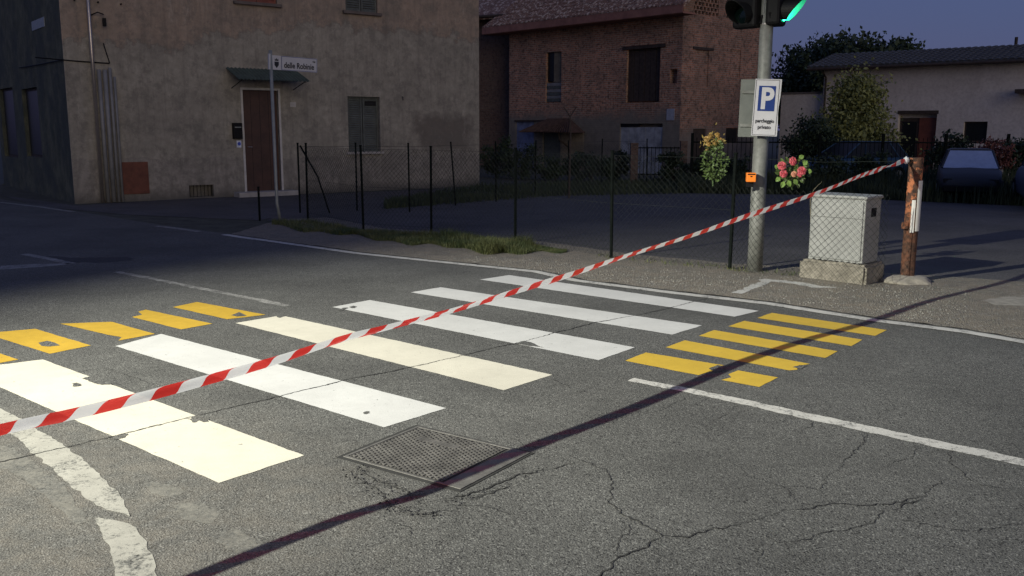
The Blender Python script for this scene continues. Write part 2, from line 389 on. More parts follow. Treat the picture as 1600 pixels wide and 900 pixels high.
line('stop_line', [(986, 593), (1060, 607), (1137, 623), (1262, 650.6), (1447, 690), (1600, 723), (1750, 757)], [.09, .10, .11, .12, .12, .12, .12], M_whiteworn, jg=(.04, .012))
line('lane_line', [(181, 425), (250, 438), (350, 458), (450, 478)], .09, M_whitefaint, jg=(.05, .02))
line('lane_line', [(37, 397), (75, 404), (112, 412)], .12, M_whitefaint)
line('lane_line', [(0, 418.5), (60, 415), (112, 412)], [.35, .3, .1], M_whitefaint)
mark('curved_line', [(0, 638), (43, 660), (110, 702), (150, 737), (187, 773), (203, 807), (167, 797), (150, 790), (110, 757), (55, 710), (20, 680), (0, 674), (-60, 640), (-60, 600)], M_curve, jg=(.04, .012))
mark('curved_line', [(147, 807), (200, 818), (213, 825), (230, 847), (240, 872), (245, 900), (250, 960), (180, 960), (180, 900), (173, 857), (157, 830)], M_curve, jg=(.04, .009))
mark('faded_line', [(-40, 690), (20, 700), (67, 733), (110, 772), (138, 815), (120, 820), (80, 785), (35, 745), (-40, 715)], M_ghost, z=.001, jg=(.04, .016))
for b in [[(228, 752), (262, 756), (290, 768), (268, 778), (236, 771)], [(270, 790), (310, 783), (350, 800), (330, 818), (285, 812)],
          [(330, 835), (368, 826), (420, 850), (395, 868), (352, 858)]]:
    mark('faded_patch', b, M_ghost, z=.0008, jg=(.03, .014))
mark('tar_patch', [(60, 399), (110, 403), (200, 401), (206, 407), (150, 411), (112, 410)], M_tar, .001, (.08, .05))
line('kerb_line_trace', [(1150, 459), (1176, 450), (1197, 440)], .11, M_whiteworn, .006, (.04, .025))
line('kerb_line_trace', [(1190, 437.5), (1237, 442), (1280, 449), (1306, 450)], [.15, .17, .13, .05], M_whiteworn, .006, (.04, .03))
mark('shoulder_concrete_patch', [(1535, 470), (1560, 465), (1610, 464), (1640, 470), (1600, 479), (1555, 478)], M_rubble, .007, (.05, .02))

def crack(px, w=.008, z=.0032, rough=.018, name='road_crack'):
    g = [G(*p) for p in px]; P = []
    for a, b in zip(g, g[1:]):
        k = max(2, int((b-a).length/.018)); t = (b-a).normalized(); n = Vector((-t.y, t.x, 0))
        for j in range(k):
            q = a.lerp(b, j/k); P.append(q + n*(mnoise.noise(Vector((q.x*6, q.y*6, 9)))*rough*1.7 + mnoise.noise(Vector((q.x*24, q.y*24, 4)))*rough*1.1 + random.uniform(-.5, .5)*rough*.8))
    P.append(g[-1]); L_ = []; R_ = []; n_ = len(P)
    for i, p in enumerate(P):
        t = (P[min(i+1, n_-1)] - P[max(i-1, 0)]).normalized(); n = Vector((-t.y, t.x, 0))
        ww = w*(.35 + 1.1*random.random()*abs(mnoise.noise(Vector((p.x*3, p.y*3, 1))) + .6)) * min(1, (i+1)/6, (n_-i)/6)
        L_.append(p+n*ww/2); R_.append(p-n*ww/2)
    b = MB(); vs = [(v.x, v.y, z) for v in L_] + [(v.x, v.y, z) for v in R_]
    b.add(vs, [(i, n_+i, n_+i+1, i+1) for i in range(n_-1)])
    return b.build(name, M_crack, parent=road)
crack([(-80, 740), (0, 722), (55, 710), (100, 700), (173, 683), (307, 650), (433, 620), (500, 604), (544, 593), (644, 574), (730, 554), (766, 545), (806, 537), (869, 520), (931, 504), (994, 493), (1044, 482), (1094, 469), (1109, 466)], .014, rough=.008)
for px, w in [([(889, 712), (947, 734), (959, 757), (952, 788), (988, 811), (1033, 837), (1069, 836), (1150, 822), (1240, 795), (1321, 788), (1393, 788), (1442, 777), (1478, 748)], .012),
          ([(1033, 837), (1010, 856), (965, 872), (938, 899), (925, 925)], .016), ([(988, 813), (983, 833), (961, 847), (956, 865), (965, 872)], .007),
          ([(1019, 856), (1028, 874), (1031, 897)], .008), ([(1190, 831), (1213, 847), (1276, 836), (1357, 820), (1393, 797)], .009),
          ([(1213, 847), (1186, 865), (1181, 883)], .008), ([(1105, 694), (1145, 725), (1177, 743), (1222, 761), (1240, 784)], .007),
          ([(1222, 761), (1280, 764), (1312, 725), (1348, 694), (1357, 671)], .008), ([(1424, 689), (1427, 714), (1380, 730)], .007),
          ([(1490, 698), (1483, 723), (1528, 757), (1600, 766)], .008), ([(1402, 811), (1510, 831), (1600, 820)], .007),
          ([(1442, 777), (1393, 797)], .018),
          ([(537, 727), (552, 743), (572, 756), (596, 773), (614, 793)], .010), ([(572, 743), (603, 758), (631, 767), (653, 776)], .016),
          ([(692, 781), (732, 775), (773, 758), (815, 745), (850, 732)], .022), ([(700, 790), (752, 791), (784, 800), (820, 808)], .009),
          ([(556, 735), (585, 748), (612, 756), (640, 772)], .012), ([(640, 800), (660, 806), (700, 795)], .010), ([(735, 782), (775, 766), (800, 757)], .016),
          ([(610, 810), (640, 830), (625, 855)], .007), ([(840, 738), (870, 733), (905, 722)], .010),
          ([(1137, 623), (1150, 634), (1137, 648), (1110, 660)], .007), ([(1072, 619), (1047, 635), (1000, 650)], .006), ([(1262, 652), (1270, 665), (1250, 680)], .007),
          ([(1347, 668), (1352, 690)], .006), ([(1009, 585), (1040, 600)], .006), ([(100, 585), (160, 575), (210, 590), (240, 600)], .008), ([(430, 560), (480, 575), (520, 590)], .006),
          ([(900, 645), (950, 660), (985, 648), (1010, 640)], .008), ([(860, 590), (905, 615), (930, 600)], .006), ([(700, 640), (760, 655), (800, 650)], .006),
          ([(790, 536), (815, 537), (835, 541), (850, 544)], .018), ([(286, 655), (310, 654), (325, 660)], .03), ([(170, 684), (195, 680)], .02)]:
    crack(px, w*.62, z=.0030 if w < .012 else .0034)
# crumbled asphalt around the manhole
cb = MB()
for k in range(520):
    t = random.random()
    a, b_ = random.choice([((545, 722), (660, 780)), ((700, 785), (840, 735)), ((545, 735), (620, 790)), ((600, 790), (690, 800))])
    p = G(a[0]+(b_[0]-a[0])*t + random.gauss(0, 9), a[1]+(b_[1]-a[1])*t + random.gauss(4, 5)); s_ = random.uniform(.003, .011)
    cb.add([(p.x+random.uniform(-s_, s_), p.y+random.uniform(-s_, s_), .002) for _ in range(3)] + [(p.x, p.y, .001+s_*.8)], [(0, 1, 3), (1, 2, 3), (2, 0, 3)])
tag(cb.build('crumbled_asphalt', M_tar), 'dark crumbs of broken asphalt around the manhole', 'gravel', kind='stuff')
gb = MB()
for k in range(4200):
    t = random.random()**.8; u = random.random()
    a = G(700 + 900*t, 405 + 118*t); f_ = Vector((9.4, 9.3, 0)) if t > .9 else G(700+900*t, 398 + 60*t)
    p = a.lerp(f_, u)
    s_ = random.choice([.005, .006, .008, .010, .014]) * random.uniform(.6, 1.2)
    if (p.y-H) > 0:
        vs = [(p.x+s_*math.cos(q+random.uniform(-.4, .4)), p.y+s_*math.sin(q), .003) for q in (0, 1.6, 3.1, 4.7)] + [(p.x+random.uniform(-.3, .3)*s_, p.y, .004+s_*random.uniform(.4, .9))]
        gb.add(vs, [(0, 1, 4), (1, 2, 4), (2, 3, 4), (3, 0, 4)])
tag(gb.build('shoulder_gravel', M_stone), 'loose grey gravel scattered along the dirt shoulder', 'gravel', kind='stuff')

# ------------------------------------------------------------------ manhole
c0, c1, c2, c3 = G(536, 714.4), G(653, 666.7), G(815, 718.8), G(692.5, 776.7)
ux = (c1-c0).normalized(); mh_rz = math.atan2(ux.y, ux.x)
mh = thing('manhole_cover', 'rectangular cast iron manhole cover with a grid of small dimples, set in the road', 'manhole', c0, mh_rz)
mh_flat = mh; Minv = mh.matrix_basis.inverted(); q1, q2, q3 = [Minv @ c for c in (c1, c2, c3)]
Wm, Lm = q1.x, (abs(q2.y)+abs(q3.y))/2   # local: x to q1, y negative towards camera
rim = simple('iron_rim', (.15, .145, .13), .6, metal=.3, var=.3, scale=12, bump=.3)
iron = simple('cast_iron', (.125, .12, .107), .6, metal=.25, var=.45, scale=7, bump=.4)
pit = MB(); pit.box((-.026, -Lm-.016, .0), (Wm+.016, .026, .0052)); pit.build('joint', M_crack, mh)
fr = MB(); t_ = .018; cy = -Lm+.135
fr.box((0, -Lm, .0045), (Wm, -Lm+.12, .012)); fr.box((0, -t_, .0045), (Wm, 0, .011))
fr.box((0, -Lm+.12, .0045), (t_, -t_, .011)); fr.box((Wm-t_, -Lm+.12, .0045), (Wm, -t_, .011)); fr.build('frame', rim, mh, bevel=.002)
cv = MB(); x0, x1, y0, y1 = t_+.010, Wm-t_-.010, cy+.004, -t_-.010
cv.box((x0, y0, .0046), (x1, y1, .0075)); base = cv.build('cover', simple('iron_recess', (.03, .029, .026), .8, var=.4), mh)
gr = MB(); nx_, ny_ = 20, 24; px_, py_ = (x1-x0)/nx_, (y1-y0)/ny_
for j in range(ny_+1):
    y = y0 + py_*j; gr.box((x0, max(y0, y-.0052), .0065), (x1, min(y1, y+.0052), .0135))
for j in range(ny_):
    off = (j % 2)*.5
    for i in range(nx_+1):
        x = x0 + px_*(i+off)
        if x-.005 < x0 or x+.005 > x1: continue
        if 9 <= j <= 19 and 14 <= i <= 15: continue
        gr.box((x-.0048, y0+py_*j+.005, .0065), (x+.0048, y0+py_*(j+1)-.005, .0131))
gr.box((x0+px_*14.2, y0+py_*9.3, .0068), (x0+px_*16.2, y0+py_*19.7, .0125))
stuff(gr.build('raised_grid', iron, mh)); mh.scale = (1, 1, .55)

# ------------------------------------------------------------------ barrier tape
TP = [(4.46, 10.46, 1.405), (3.75, 9.72, 1.295), (3.11, 8.95, 1.190), (2.34, 8.16, 1.047), (1.545, 7.32, .945), (.944, 6.72, .858), (.43, 6.13, .782), (0, 5.58, .751), (-.362, 5.11, .719), (-.68, 4.74, .70), (-.85, 4.55, .69), (-1.09, 4.23, .668), (-1.39, 3.86, .657), (-1.60, 3.67, .632), (-1.77, 3.47, .617), (-1.915, 3.29, .622), (-2.6, 2.45, .60), (-3.6, 1.2, .60)]
# put every point exactly on the sight line of the tape while keeping its distance
TPX = [(1416, 250), (1358, 270), (1300, 293), (1200, 327), (1100, 361), (1000, 393), (900, 427), (800, 456), (700, 487), (600, 514), (540, 529), (440, 560), (300, 598), (200, 625), (100, 651), (0, 675)]
tp = []
for i, p in enumerate(TP):
    v = Vector(p)
    if i < len(TPX): v = D(*TPX[i], v.y)
    tp.append(v)
def catmull(P, n=14):
    out = []
    for i in range(len(P)-1):
        a, b, c, d = P[max(i-1, 0)], P[i], P[i+1], P[min(i+2, len(P)-1)]
        for k in range(n):
            t = k/n; out.append(.5*((2*b) + (c-a)*t + (2*a-5*b+4*c-d)*t*t + (3*b-a-3*c+d)*t**3))
    out.append(P[-1]); return out
for _ in range(2): tp = [tp[0]] + [tp[i]*.6 + (tp[i-1]+tp[i+1])*.2 if abs((tp[i]-tp[i-1]).length-(tp[i+1]-tp[i]).length) < .9 and i < 15 and False else tp[i] for i in range(1, len(tp)-1)] + [tp[-1]]
path = catmull(tp, 16)
S = [0]
for a, b in zip(path, path[1:]): S.append(S[-1]+(b-a).length)
S = np.array(S); PA = np.array([tuple(p) for p in path])
def tape_at(s): return Vector([float(np.interp(s, S, PA[:, k])) for k in range(3)])
def make_tape_mat(name, col, trans):
    m = N(name); m.done(col, .35, spec=.5)
    tr = m.t.nodes.new('ShaderNodeBsdfTransparent'); tr.inputs[0].default_value = (*trans, 1)
    tl = m.t.nodes.new('ShaderNodeBsdfTranslucent'); tl.inputs[0].default_value = (*col, 1)
    m1 = m.t.nodes.new('ShaderNodeMixShader'); m1.inputs[0].default_value = .3; m.L(m.b.outputs[0], m1.inputs[1]); m.L(tl.outputs[0], m1.inputs[2])
    m2 = m.t.nodes.new('ShaderNodeMixShader'); m2.inputs[0].default_value = .13; m.L(m1.outputs[0], m2.inputs[1]); m.L(tr.outputs[0], m2.inputs[2])
    m.L(m2.outputs[0], m.out.inputs[0]); m.bump(m.noise(9, 3, vec=m.map((1, 1, 6))), .25, .02); return m.mat
M_twhite = make_tape_mat('tape_white', (.82, .84, .86), (.5, .4, .4)); M_tred = make_tape_mat('tape_red', (.66, .035, .030), (1.0, .16, .14))
tb = MB(); PER = .2335; total = S[-1]; ds = .0125; ns = int(total/ds); rows = 6
phase = .267; vid = {}
wid = .076
ds = PER/2/14; ns = int(total/ds); off0 = (phase/PER*2*14) % 28
for i in range(ns+1):
    for r_ in range(rows+1):
        q = r_/rows - .5
        s0_ = i*ds
        s = min(total, max(0, s0_ - q*(.002 + .056*min(1, max(0, (s0_-5)/4)))))
        p = tape_at(s); t = (tape_at(min(s+.03, total))-tape_at(max(s-.03, 0))).normalized()
        side = t.cross(Vector((0, 0, 1))).normalized(); upv = side.cross(t).normalized()
        tw = -.62 - .17*min(1, max(0, (8.5-s)/3)) + .12*math.sin(s*.55+.4) + .08*math.sin(s*2.3)
        if s < 1.0: tw += (1-s)*.9*math.sin(s*9)
        fold = min(1, max(0, (s-8.2)/1.6)); wv = (upv*math.cos(tw) + side*math.sin(tw))
        nv = (side*math.cos(tw) - upv*math.sin(tw))
        wd = wid*(1 if s > .5 else .55+.9*s)
        bulge = .004*math.sin(q*math.pi*2 + s*3) + fold*.012*math.sin(q*5.5+1.2*math.sin(s*1.7))
        tb.v.append(tuple(p + wv*q*wd*(1-.10*fold) + nv*bulge))
for i in range(ns):
    for r_ in range(rows):
        a = i*(rows+1)+r_; tb.f.append((a, a+1, a+rows+2, a+rows+1)); tb.m.append(1 if ((i-off0) % 28) < 14 else 0)
tape = tb.build('barrier_tape', [M_twhite, M_tred], smooth=True)
tag(tape, 'red and white striped barrier tape stretched across the zebra crossing to the rusty post', 'barrier tape')
kn = MB(); kp = tape_at(.02)
kb = bmesh.new(); bmesh.ops.create_icosphere(kb, subdivisions=3, radius=1)
for v in kb.verts:
    d_ = 1 + .35*mnoise.noise(v.co*2.3); v.co = Vector((v.co.x*.030*d_, v.co.y*.030*d_, v.co.z*.040*d_)) + kp + Vector((.0, -.02, .0))
kn.add([v.co[:] for v in kb.verts], [tuple(v.index for v in f.verts) for f in kb.faces]); kb.free()
kn.build('knot', M_twhite, parent=tape, smooth=True)

# ------------------------------------------------------------------ rusty bollard with white strips
bb = G(1421, 442) + Vector((.0, .07, 0))
bo = thing('rusty_post', 'thick rusty steel post with two white strips, holding the end of the tape', 'post', bb)
m = N('rust'); c = m.mix(m.ramp(m.noise(16, 6, .75), [(.4, 0), (.6, 1)]), (.028, .015, .010), (.10, .046, .027))
zz = m.sep()[2]; up_ = m.ramp(zz, [(.55, .12), (1.0, .9)])
c = m.mix(m.math('MULTIPLY', up_, m.ramp(m.noise(7, 5, .7), [(.5, 0), (.56, 1)])), c, (.50, .17, .07)); m.bump(m.noise(40, 5, .7), .7, .01); M_rust = m.done(c, .85)
b = MB(); nseg = 22; k = 24; vs = []; fs = []
hgt = 1.43
for i in range(nseg+1):
    z = hgt*i/nseg
    for j in range(k):
        a = 2*math.pi*j/k; r_ = .078 + .004*mnoise.noise(Vector((math.cos(a)*2, math.sin(a)*2, z*4)))
        vs.append((r_*math.cos(a), r_*math.sin(a), z))
for i in range(nseg):
    for j in range(k): fs.append((i*k+j, i*k+(j+1) % k, (i+1)*k+(j+1) % k, (i+1)*k+j))
fs.append(tuple(range(nseg*k, (nseg+1)*k))); b.add(vs, fs); b.build('post_shaft', M_rust, bo, smooth=False)
def strip(a0, a1, z0, z1, r_=.0835):
    s_ = MB(); vs = []; n_ = 6
    for z in (z0, z1):
        for rr_ in (r_, r_+.006):
            for i in range(n_+1):
                a = R(a0+(a1-a0)*i/n_); vs.append((rr_*math.cos(a), rr_*math.sin(a), z))
    fs = []; q = n_+1
    for i in range(n_): fs += [(q+i, q+i+1, 3*q+i+1, 3*q+i), (i+1, i, 2*q+i, 2*q+i+1), (2*q+i, 3*q+i, 3*q+i+1, 2*q+i+1), (i, i+1, q+i+1, q+i)]
    fs += [(0, q, 3*q, 2*q), (n_, 2*q+n_, 3*q+n_, q+n_)]
    s_.add(vs, fs); return s_.build('white_strip', M_stripw, bo)
M_stripw = simple('white_reflector_strip', (.62, .61, .57), .5, var=.1)
strip(-84, -42, .60, 1.175); strip(-121, -95, .585, .955)
hb = MB(); hb.bbox((-.12, -.075, .62), (-.06, .0, .70), .012); hb.build('rusty_lug', M_rust, bo)
cp = MB(); kb = bmesh.new(); bmesh.ops.create_uvsphere(kb, u_segments=28, v_segments=14, radius=1)
for v in kb.verts:
    n_ = mnoise.noise(v.co*1.7)*.12; v.co = Vector((v.co.x*(.30+n_*.5), v.co.y*(.24+n_*.5), max(-.02, v.co.z*.085*(1+n_))))
cp.add([v.co[:] for v in kb.verts], [tuple(v.index for v in f.verts) for f in kb.faces]); kb.free(); cp.build('concrete_pad', M_rubble, bo, smooth=True)

# ------------------------------------------------------------------ electrical cabinet
ca, cb2 = G(1247, 433), G(1351, 446)
cu = (cb2-ca); cl = cu.length; crz = math.atan2(cu.y, cu.x)
cab = thing('utility_cabinet', 'pale grey plastic electricity cabinet on a rough concrete plinth behind wire mesh', 'utility cabinet', ca, crz)
m = N('cabinet_plastic'); c = m.mix(m.ramp(m.noise(3, 6, .7), [(.3, 0), (.7, 1)]), (.225, .23, .217), (.30, .305, .29)); c = m.mix(m.ramp(m.noise(30, 4, .7), [(.6, 0), (.8, .35)]), c, (.28, .27, .25)); M_cab = m.done(c, .6)
m = N('plinth_concrete'); c = m.mix(m.ramp(m.noise(9, 6, .75), [(.35, 0), (.65, 1)]), (.19, .175, .14), (.37, .34, .28)); c = m.mix(m.ramp(m.noise(3, 6, .7), [(.5, 0), (.7, .6)]), c, (.12, .11, .09)); m.bump(m.noise(25, 6, .75), .9, .03); M_plinth = m.done(c, .95)
b = MB(); kb = bmesh.new(); bmesh.ops.create_cube(kb, size=1)
for v in kb.verts: v.co = Vector(((v.co.x+.5)*cl, (v.co.y+.5)*.50, (v.co.z+.5)*.225))
bmesh.ops.bevel(kb, geom=[e for e in kb.edges if e.verts[0].co.z > .1 or e.verts[1].co.z > .1], offset=.03, segments=2, affect='EDGES')
bmesh.ops.subdivide_edges(kb, edges=kb.edges[:], cuts=5, use_grid_fill=True); kb.normal_update()
for v in kb.verts: v.co += v.normal*(mnoise.noise(v.co*7)*.018 + mnoise.noise(v.co*23)*.007)
kb.verts.index_update(); b.add([v.co[:] for v in kb.verts], [tuple(v.index for v in f.verts) for f in kb.faces]); kb.free(); b.build('plinth', M_plinth, cab)
ox = .085; cw = cl-.155; dz0, dz1 = .225, 1.0
b = MB(); b.bbox((ox, .05, dz0), (ox+cw, .46, dz1-.028), .012); body = b.build('housing', M_cab, cab)
b = MB(); b.bbox((ox-.018, .03, dz1-.04), (ox+cw+.018, .48, dz1), .016); b.build('lid', M_cab, cab)
b = MB(); b.bbox((ox+.022, .034, dz0+.03), (ox+cw-.022, .056, dz1-.055), .008); dr = b.build('door', M_cab, cab)
b = MB(); b.box((ox+.022, .0325, .74), (ox+cw-.022, .0345, .7435)); b.build('door_seam', M_crack, parent=dr, root=cab)
b = MB(); b.box((ox+cw+.0005, .20, .76), (ox+cw+.004, .33, .86)); b.build('side_vent', M_black, cab)
for k in range(9):
    b = MB(); b.box((ox+.06+k*.07, .0455, dz0+.006), (ox+.10+k*.07, .050, dz0+.014)); b.build('vent_slot', M_black, cab)

# ------------------------------------------------------------------ chain link fences
def chain_mesh(b, path, top, w=.085, r=.0021, z0=.03, wob=.0):
    P = [Vector((p.x, p.y, 0)) for p in path]; Ls = [0]
    for a, c in zip(P, P[1:]): Ls.append(Ls[-1]+(c-a).length)
    def at(s):
        for i in range(len(P)-1):
            if s <= Ls[i+1] or i == len(P)-2:
                t = (s-Ls[i])/(Ls[i+1]-Ls[i]); return P[i].lerp(P[i+1], t)
    n = int(Ls[-1]/(w/2))
    for i in range(n):
        hh = top(i*w/2/Ls[-1]); kz = int((hh-z0)/(w/2)); pts = []
        for k in range(kz+1):
            s = (i + ((k+i) % 2))*w/2
            p = at(min(s, Ls[-1])); off = wob*mnoise.noise(Vector((s*1.3, k*.06, 5)))
            pts.append(Vector((p.x+off*.6, p.y+off*.8, z0+k*w/2 + wob*.4*mnoise.noise(Vector((s*2, 8, 1))))))
        b.tube(pts, r, 3, caps=False)
def fence_post(b, p, h, r=.022, lean=(0, 0)):
    pts = [(p.x, p.y, -.05), (p.x+lean[0]*.5, p.y+lean[1]*.5, h*.5), (p.x+lean[0], p.y+lean[1], h)]
    b.tube(pts, r, 6)
    b.tube([(p.x+lean[0], p.y+lean[1], h), (p.x+lean[0]*1.02, p.y+lean[1]*1.02, h+.02)], r*1.2, 6)
ff = thing('chain_link_fence', 'green chain link fence along the road verge, its mesh sagging before the cabinet', 'fence', G(674, 367), 0, 'chain link fences')
FP = [G(406, 344), G(481, 342), G(568, 360), G(674, 367), G(805, 381), G(955, 403), G(1140, 421)]
for i, p in enumerate(FP):
    b = MB(); fence_post(b, p, .62 if i == 0 else 1.44, .021 if i < 4 else .024, (.015*math.sin(i*2.3), 0)); b.build('fence_post', M_post, root=ff, world=True)
mesh_path = FP[1:] + [Vector((2.93, 11.03, 0)), ca + Vector((-.12, -.10, 0)), cb2 + Vector((.02, -.17, 0)), cb2 + Vector((.22, -.05, 0))]
b = MB(); chain_mesh(b, mesh_path, lambda t: 1.40 if t < .70 else (1.40-(t-.70)/.13*.34 if t < .83 else 1.06-.02*math.sin(t*60)), .085, .0024, .02, .02)
stuff(b.build('wire_mesh', M_wire, root=ff, world=True))
for z in (.12, .75, 1.39):
    b = MB(); b.tube([Vector((p.x, p.y, z)) for p in FP[1:]], .0022, 4); b.build('straining_wire', M_wire, root=ff, world=True)
polep = Vector((3.03, 11.30, 0))
b = MB(); b.tube([FP[-1] + Vector((0, 0, 1.40)), Vector((3.7, 10.98, 1.36)), bb + Vector((-.03, .08, 1.39))], .0022, 4); b.build('straining_wire', M_wire, root=ff, world=True)

rf = thing('chain_link_fence', 'rear chain link fence with thin dark posts and a slanting brace before the houses', 'fence', G(640, 331), 0, 'chain link fences')
RP = [G(469, 332), G(558, 329), G(640, 331), G(712, 321), G(775, 315), G(836, 307), G(888, 306), G(939, 292), G(1010, 290)]
for i, p in enumerate(RP):
    b = MB(); fence_post(b, p, 1.42, .019, ((-.10, 0) if i == 3 else (.02*math.sin(i*3), 0))); b.build('fence_post', M_post, root=rf, world=True)
b = MB(); q = G(515, 333); b.tube([q, q+Vector((-.22, 0, .75)), RP[0]+Vector((.05, 0, 1.38))], .018, 6); b.build('brace_post', M_post, root=rf, world=True)
b = MB(); chain_mesh(b, RP, lambda t: 1.34, .10, .0018, .05, .03); stuff(b.build('wire_mesh', M_wire, root=rf, world=True))
b = MB(); b.tube([p+Vector((0, 0, 1.36)) for p in RP], .003, 4); b.build('straining_wire', M_wire, root=rf, world=True)

# ------------------------------------------------------------------ traffic light mast
m = N('mast_steel'); c = m.mix(m.ramp(m.noise(8, 6, .7), [(.35, 0), (.65, 1)]), (.135, .14, .125), (.24, .245, .225)); c = m.mix(m.ramp(m.noise(2, 5, .7, vec=m.map((4, 4, .6))), [(.5, 0), (.65, .5)]), c, (.15, .145, .125)); M_mast = m.done(c, .6, .15)
ml = thing('traffic_light_mast', 'tall grey steel traffic light mast standing behind the roadside wire mesh', 'mast', polep)
b = MB(); b.tube([(0, 0, 0), (0, 0, .6), (0, 0, 2.16)], [.094, .092, .088], 20); b.build('lower_shaft', M_mast, ml, smooth=True)
b = MB(); b.tube([(0, 0, 2.16), (0, 0, 2.20), (0, 0, 4.6)], [.088, .080, .074], 20); b.build('upper_shaft', M_mast, ml, smooth=True)
b = MB(); b.tube([(0, 0, 2.97), (0, 0, 2.985)], .083, 20); b.build('clamp_band', M_pipeshiny, ml)
b = MB(); b.tube([(0, 0, 2.13), (0, 0, 2.17)], .0885, 20); b.build('shaft_collar', M_mast, ml)
b = MB(); b.tube([(-.055, .0, 3.05), (-.055, -.055, 3.05), (-.055, -.06, 3.6)], .006, 6); b.build('cable', M_pipe, ml)

def lens_mat(name, col, em):
    m = N(name); m.done(col, .25); m.b.inputs['Emission Color'].default_value = (*col, 1); m.b.inputs['Emission Strength'].default_value = em; return m.mat
M_green = lens_mat('green_signal_lens', (.02, 1.0, .45), 34); M_redoff = simple('unlit_red_lens', (.10, .008, .006), .2); M_amboff = simple('unlit_amber_lens', (.12, .05, .006), .2); M_greenoff = simple('unlit_green_lens', (.002, .006, .005), .12)
M_visor = simple('black_visor', (.006, .007, .007), .6, var=.2, spec=.3)
M_visorin = simple('visor_painted_glow', (.16, .17, .165), .25, var=.1)  # black visor inside coloured paler to carry the green lens glow
def signal_head(label, base, rz, off, mats, lit=False, reach=.24):
    t = thing('traffic_signal', label, 'traffic light', base, rz, 'traffic light heads on the mast'); t.scale = (1.17, 1.17, 1.17)
    # local: x = facing direction
    b = MB(); b.bbox((-.13, -.14, 0), (.02, .14, .86), .03); b.build('signal_housing', M_black, t)
    for k in range(3):
        zc = .145 + k*.285
        b = MB(); n_ = 24; vs = [(.022 + .02*(1-0), 0, zc)]
        vs = [(.045, 0, zc)] + [(.028, .1*math.cos(2*math.pi*i/n_), zc+.1*math.sin(2*math.pi*i/n_)) for i in range(n_)]
        b.add(vs, [(0, i+1, (i+1) % n_+1) for i in range(n_)]); b.build('signal_lens', mats[k], t, smooth=True)
        b = MB(); vs = []; fs = []; n_ = 26
        for i in range(n_+1):
            a = R(-60 + 300*i/n_); ca_, sa_ = math.cos(a), math.sin(a)
            ln = reach*(.62 + .38*sa_) if sa_ < 1 else reach
            for (x_, rr_) in ((.015, .108), (ln, .113), (ln, .108), (.015, .103)): vs.append((x_, rr_*ca_, zc+rr_*sa_))
        for i in range(n_):
            for q_ in range(4): b.mi = 1 if (q_ == 2 and lit and k == 0) else 0; b.add([vs[i*4+q_], vs[i*4+(q_+1) % 4], vs[(i+1)*4+(q_+1) % 4], vs[(i+1)*4+q_]], [(0, 1, 2, 3)])
        b.mi = 0; b.add(vs[:4], [(0, 1, 2, 3)]); b.add(vs[-4:], [(3, 2, 1, 0)])
        b.build('visor', [M_visor, M_visorin], t, smooth=False)
    b = MB(); b.tube([(-.08, 0, .05), (-.08, off, .05), (-.08, off, .12)], .02, 8); b.build('bracket', M_black, t)
    return t
hz = 3.03
signal_head('three-lens traffic light with its lowest lens lit green, on the right of the mast', D(1220, 40, 11.25), R(-30), -.13, [M_green, M_amboff, M_redoff], True)
signal_head('unlit black traffic light head on the left side of the mast, facing the road', D(1162, 44, 11.35), R(-140), .16, [M_greenoff, M_amboff, M_redoff])

# ---- parking sign and its back-to-back neighbour
M_signwhite = simple('sign_white', (.50, .50, .52), .4, var=.05); M_signblue = simple('sign_blue', (.008, .032, .17), .4, var=.05)
M_signback = simple('sign_back_grey', (.14, .15, .135), .6, var=.15); M_ink = simple('black_ink', (.012, .012, .014), .5, var=.05); M_inkblue = simple('blue_ink', (.03, .06, .22), .5)
def text_mesh(name, txt, size, mat, root, M, bold=.0, align='CENTER', xs=1, parent=None, depth=.0008):
    cu = bpy.data.curves.new(name, 'FONT'); cu.body = txt; cu.size = size; cu.align_x = align; cu.align_y = 'CENTER'; cu.extrude = depth; cu.offset = bold; cu.resolution_u = 4
    to = bpy.data.objects.new(name, cu); SC.collection.objects.link(to); bpy.context.view_layer.update()
    me = bpy.data.meshes.new_from_object(to.evaluated_get(bpy.context.evaluated_depsgraph_get())); bpy.data.objects.remove(to)
    me.transform(M @ Matrix.Diagonal((xs, 1, 1, 1))); me.materials.clear(); me.materials.append(mat)
    o = bpy.data.objects.new(name, me); SC.collection.objects.link(o); o.parent = parent or root; return o
def frame_from(TL, TR, BL):
    """matrix whose x runs along the sign, y up, z toward the viewer; origin at TL"""
    x = (TR-TL).normalized(); y = (TL-BL).normalized(); z = x.cross(y).normalized(); y = z.cross(x)
    Mx = Matrix((x, y, z)).transposed().to_4x4(); Mx.translation = TL; return Mx
TL, TR, BL = D(1180.7, 123, 11.16), D(1222, 124, 11.08), D(1176, 211.7, 11.16)
sg = bpy.data.objects.new('parking_sign', None); SC.collection.objects.link(sg); sg.matrix_basis = frame_from(TL, TR, BL)
tag(sg, 'white rectangular sign with blue P square reading parcheggio privato, on the mast', 'sign')
sw, shh = (TR-TL).length, (TL-BL).length
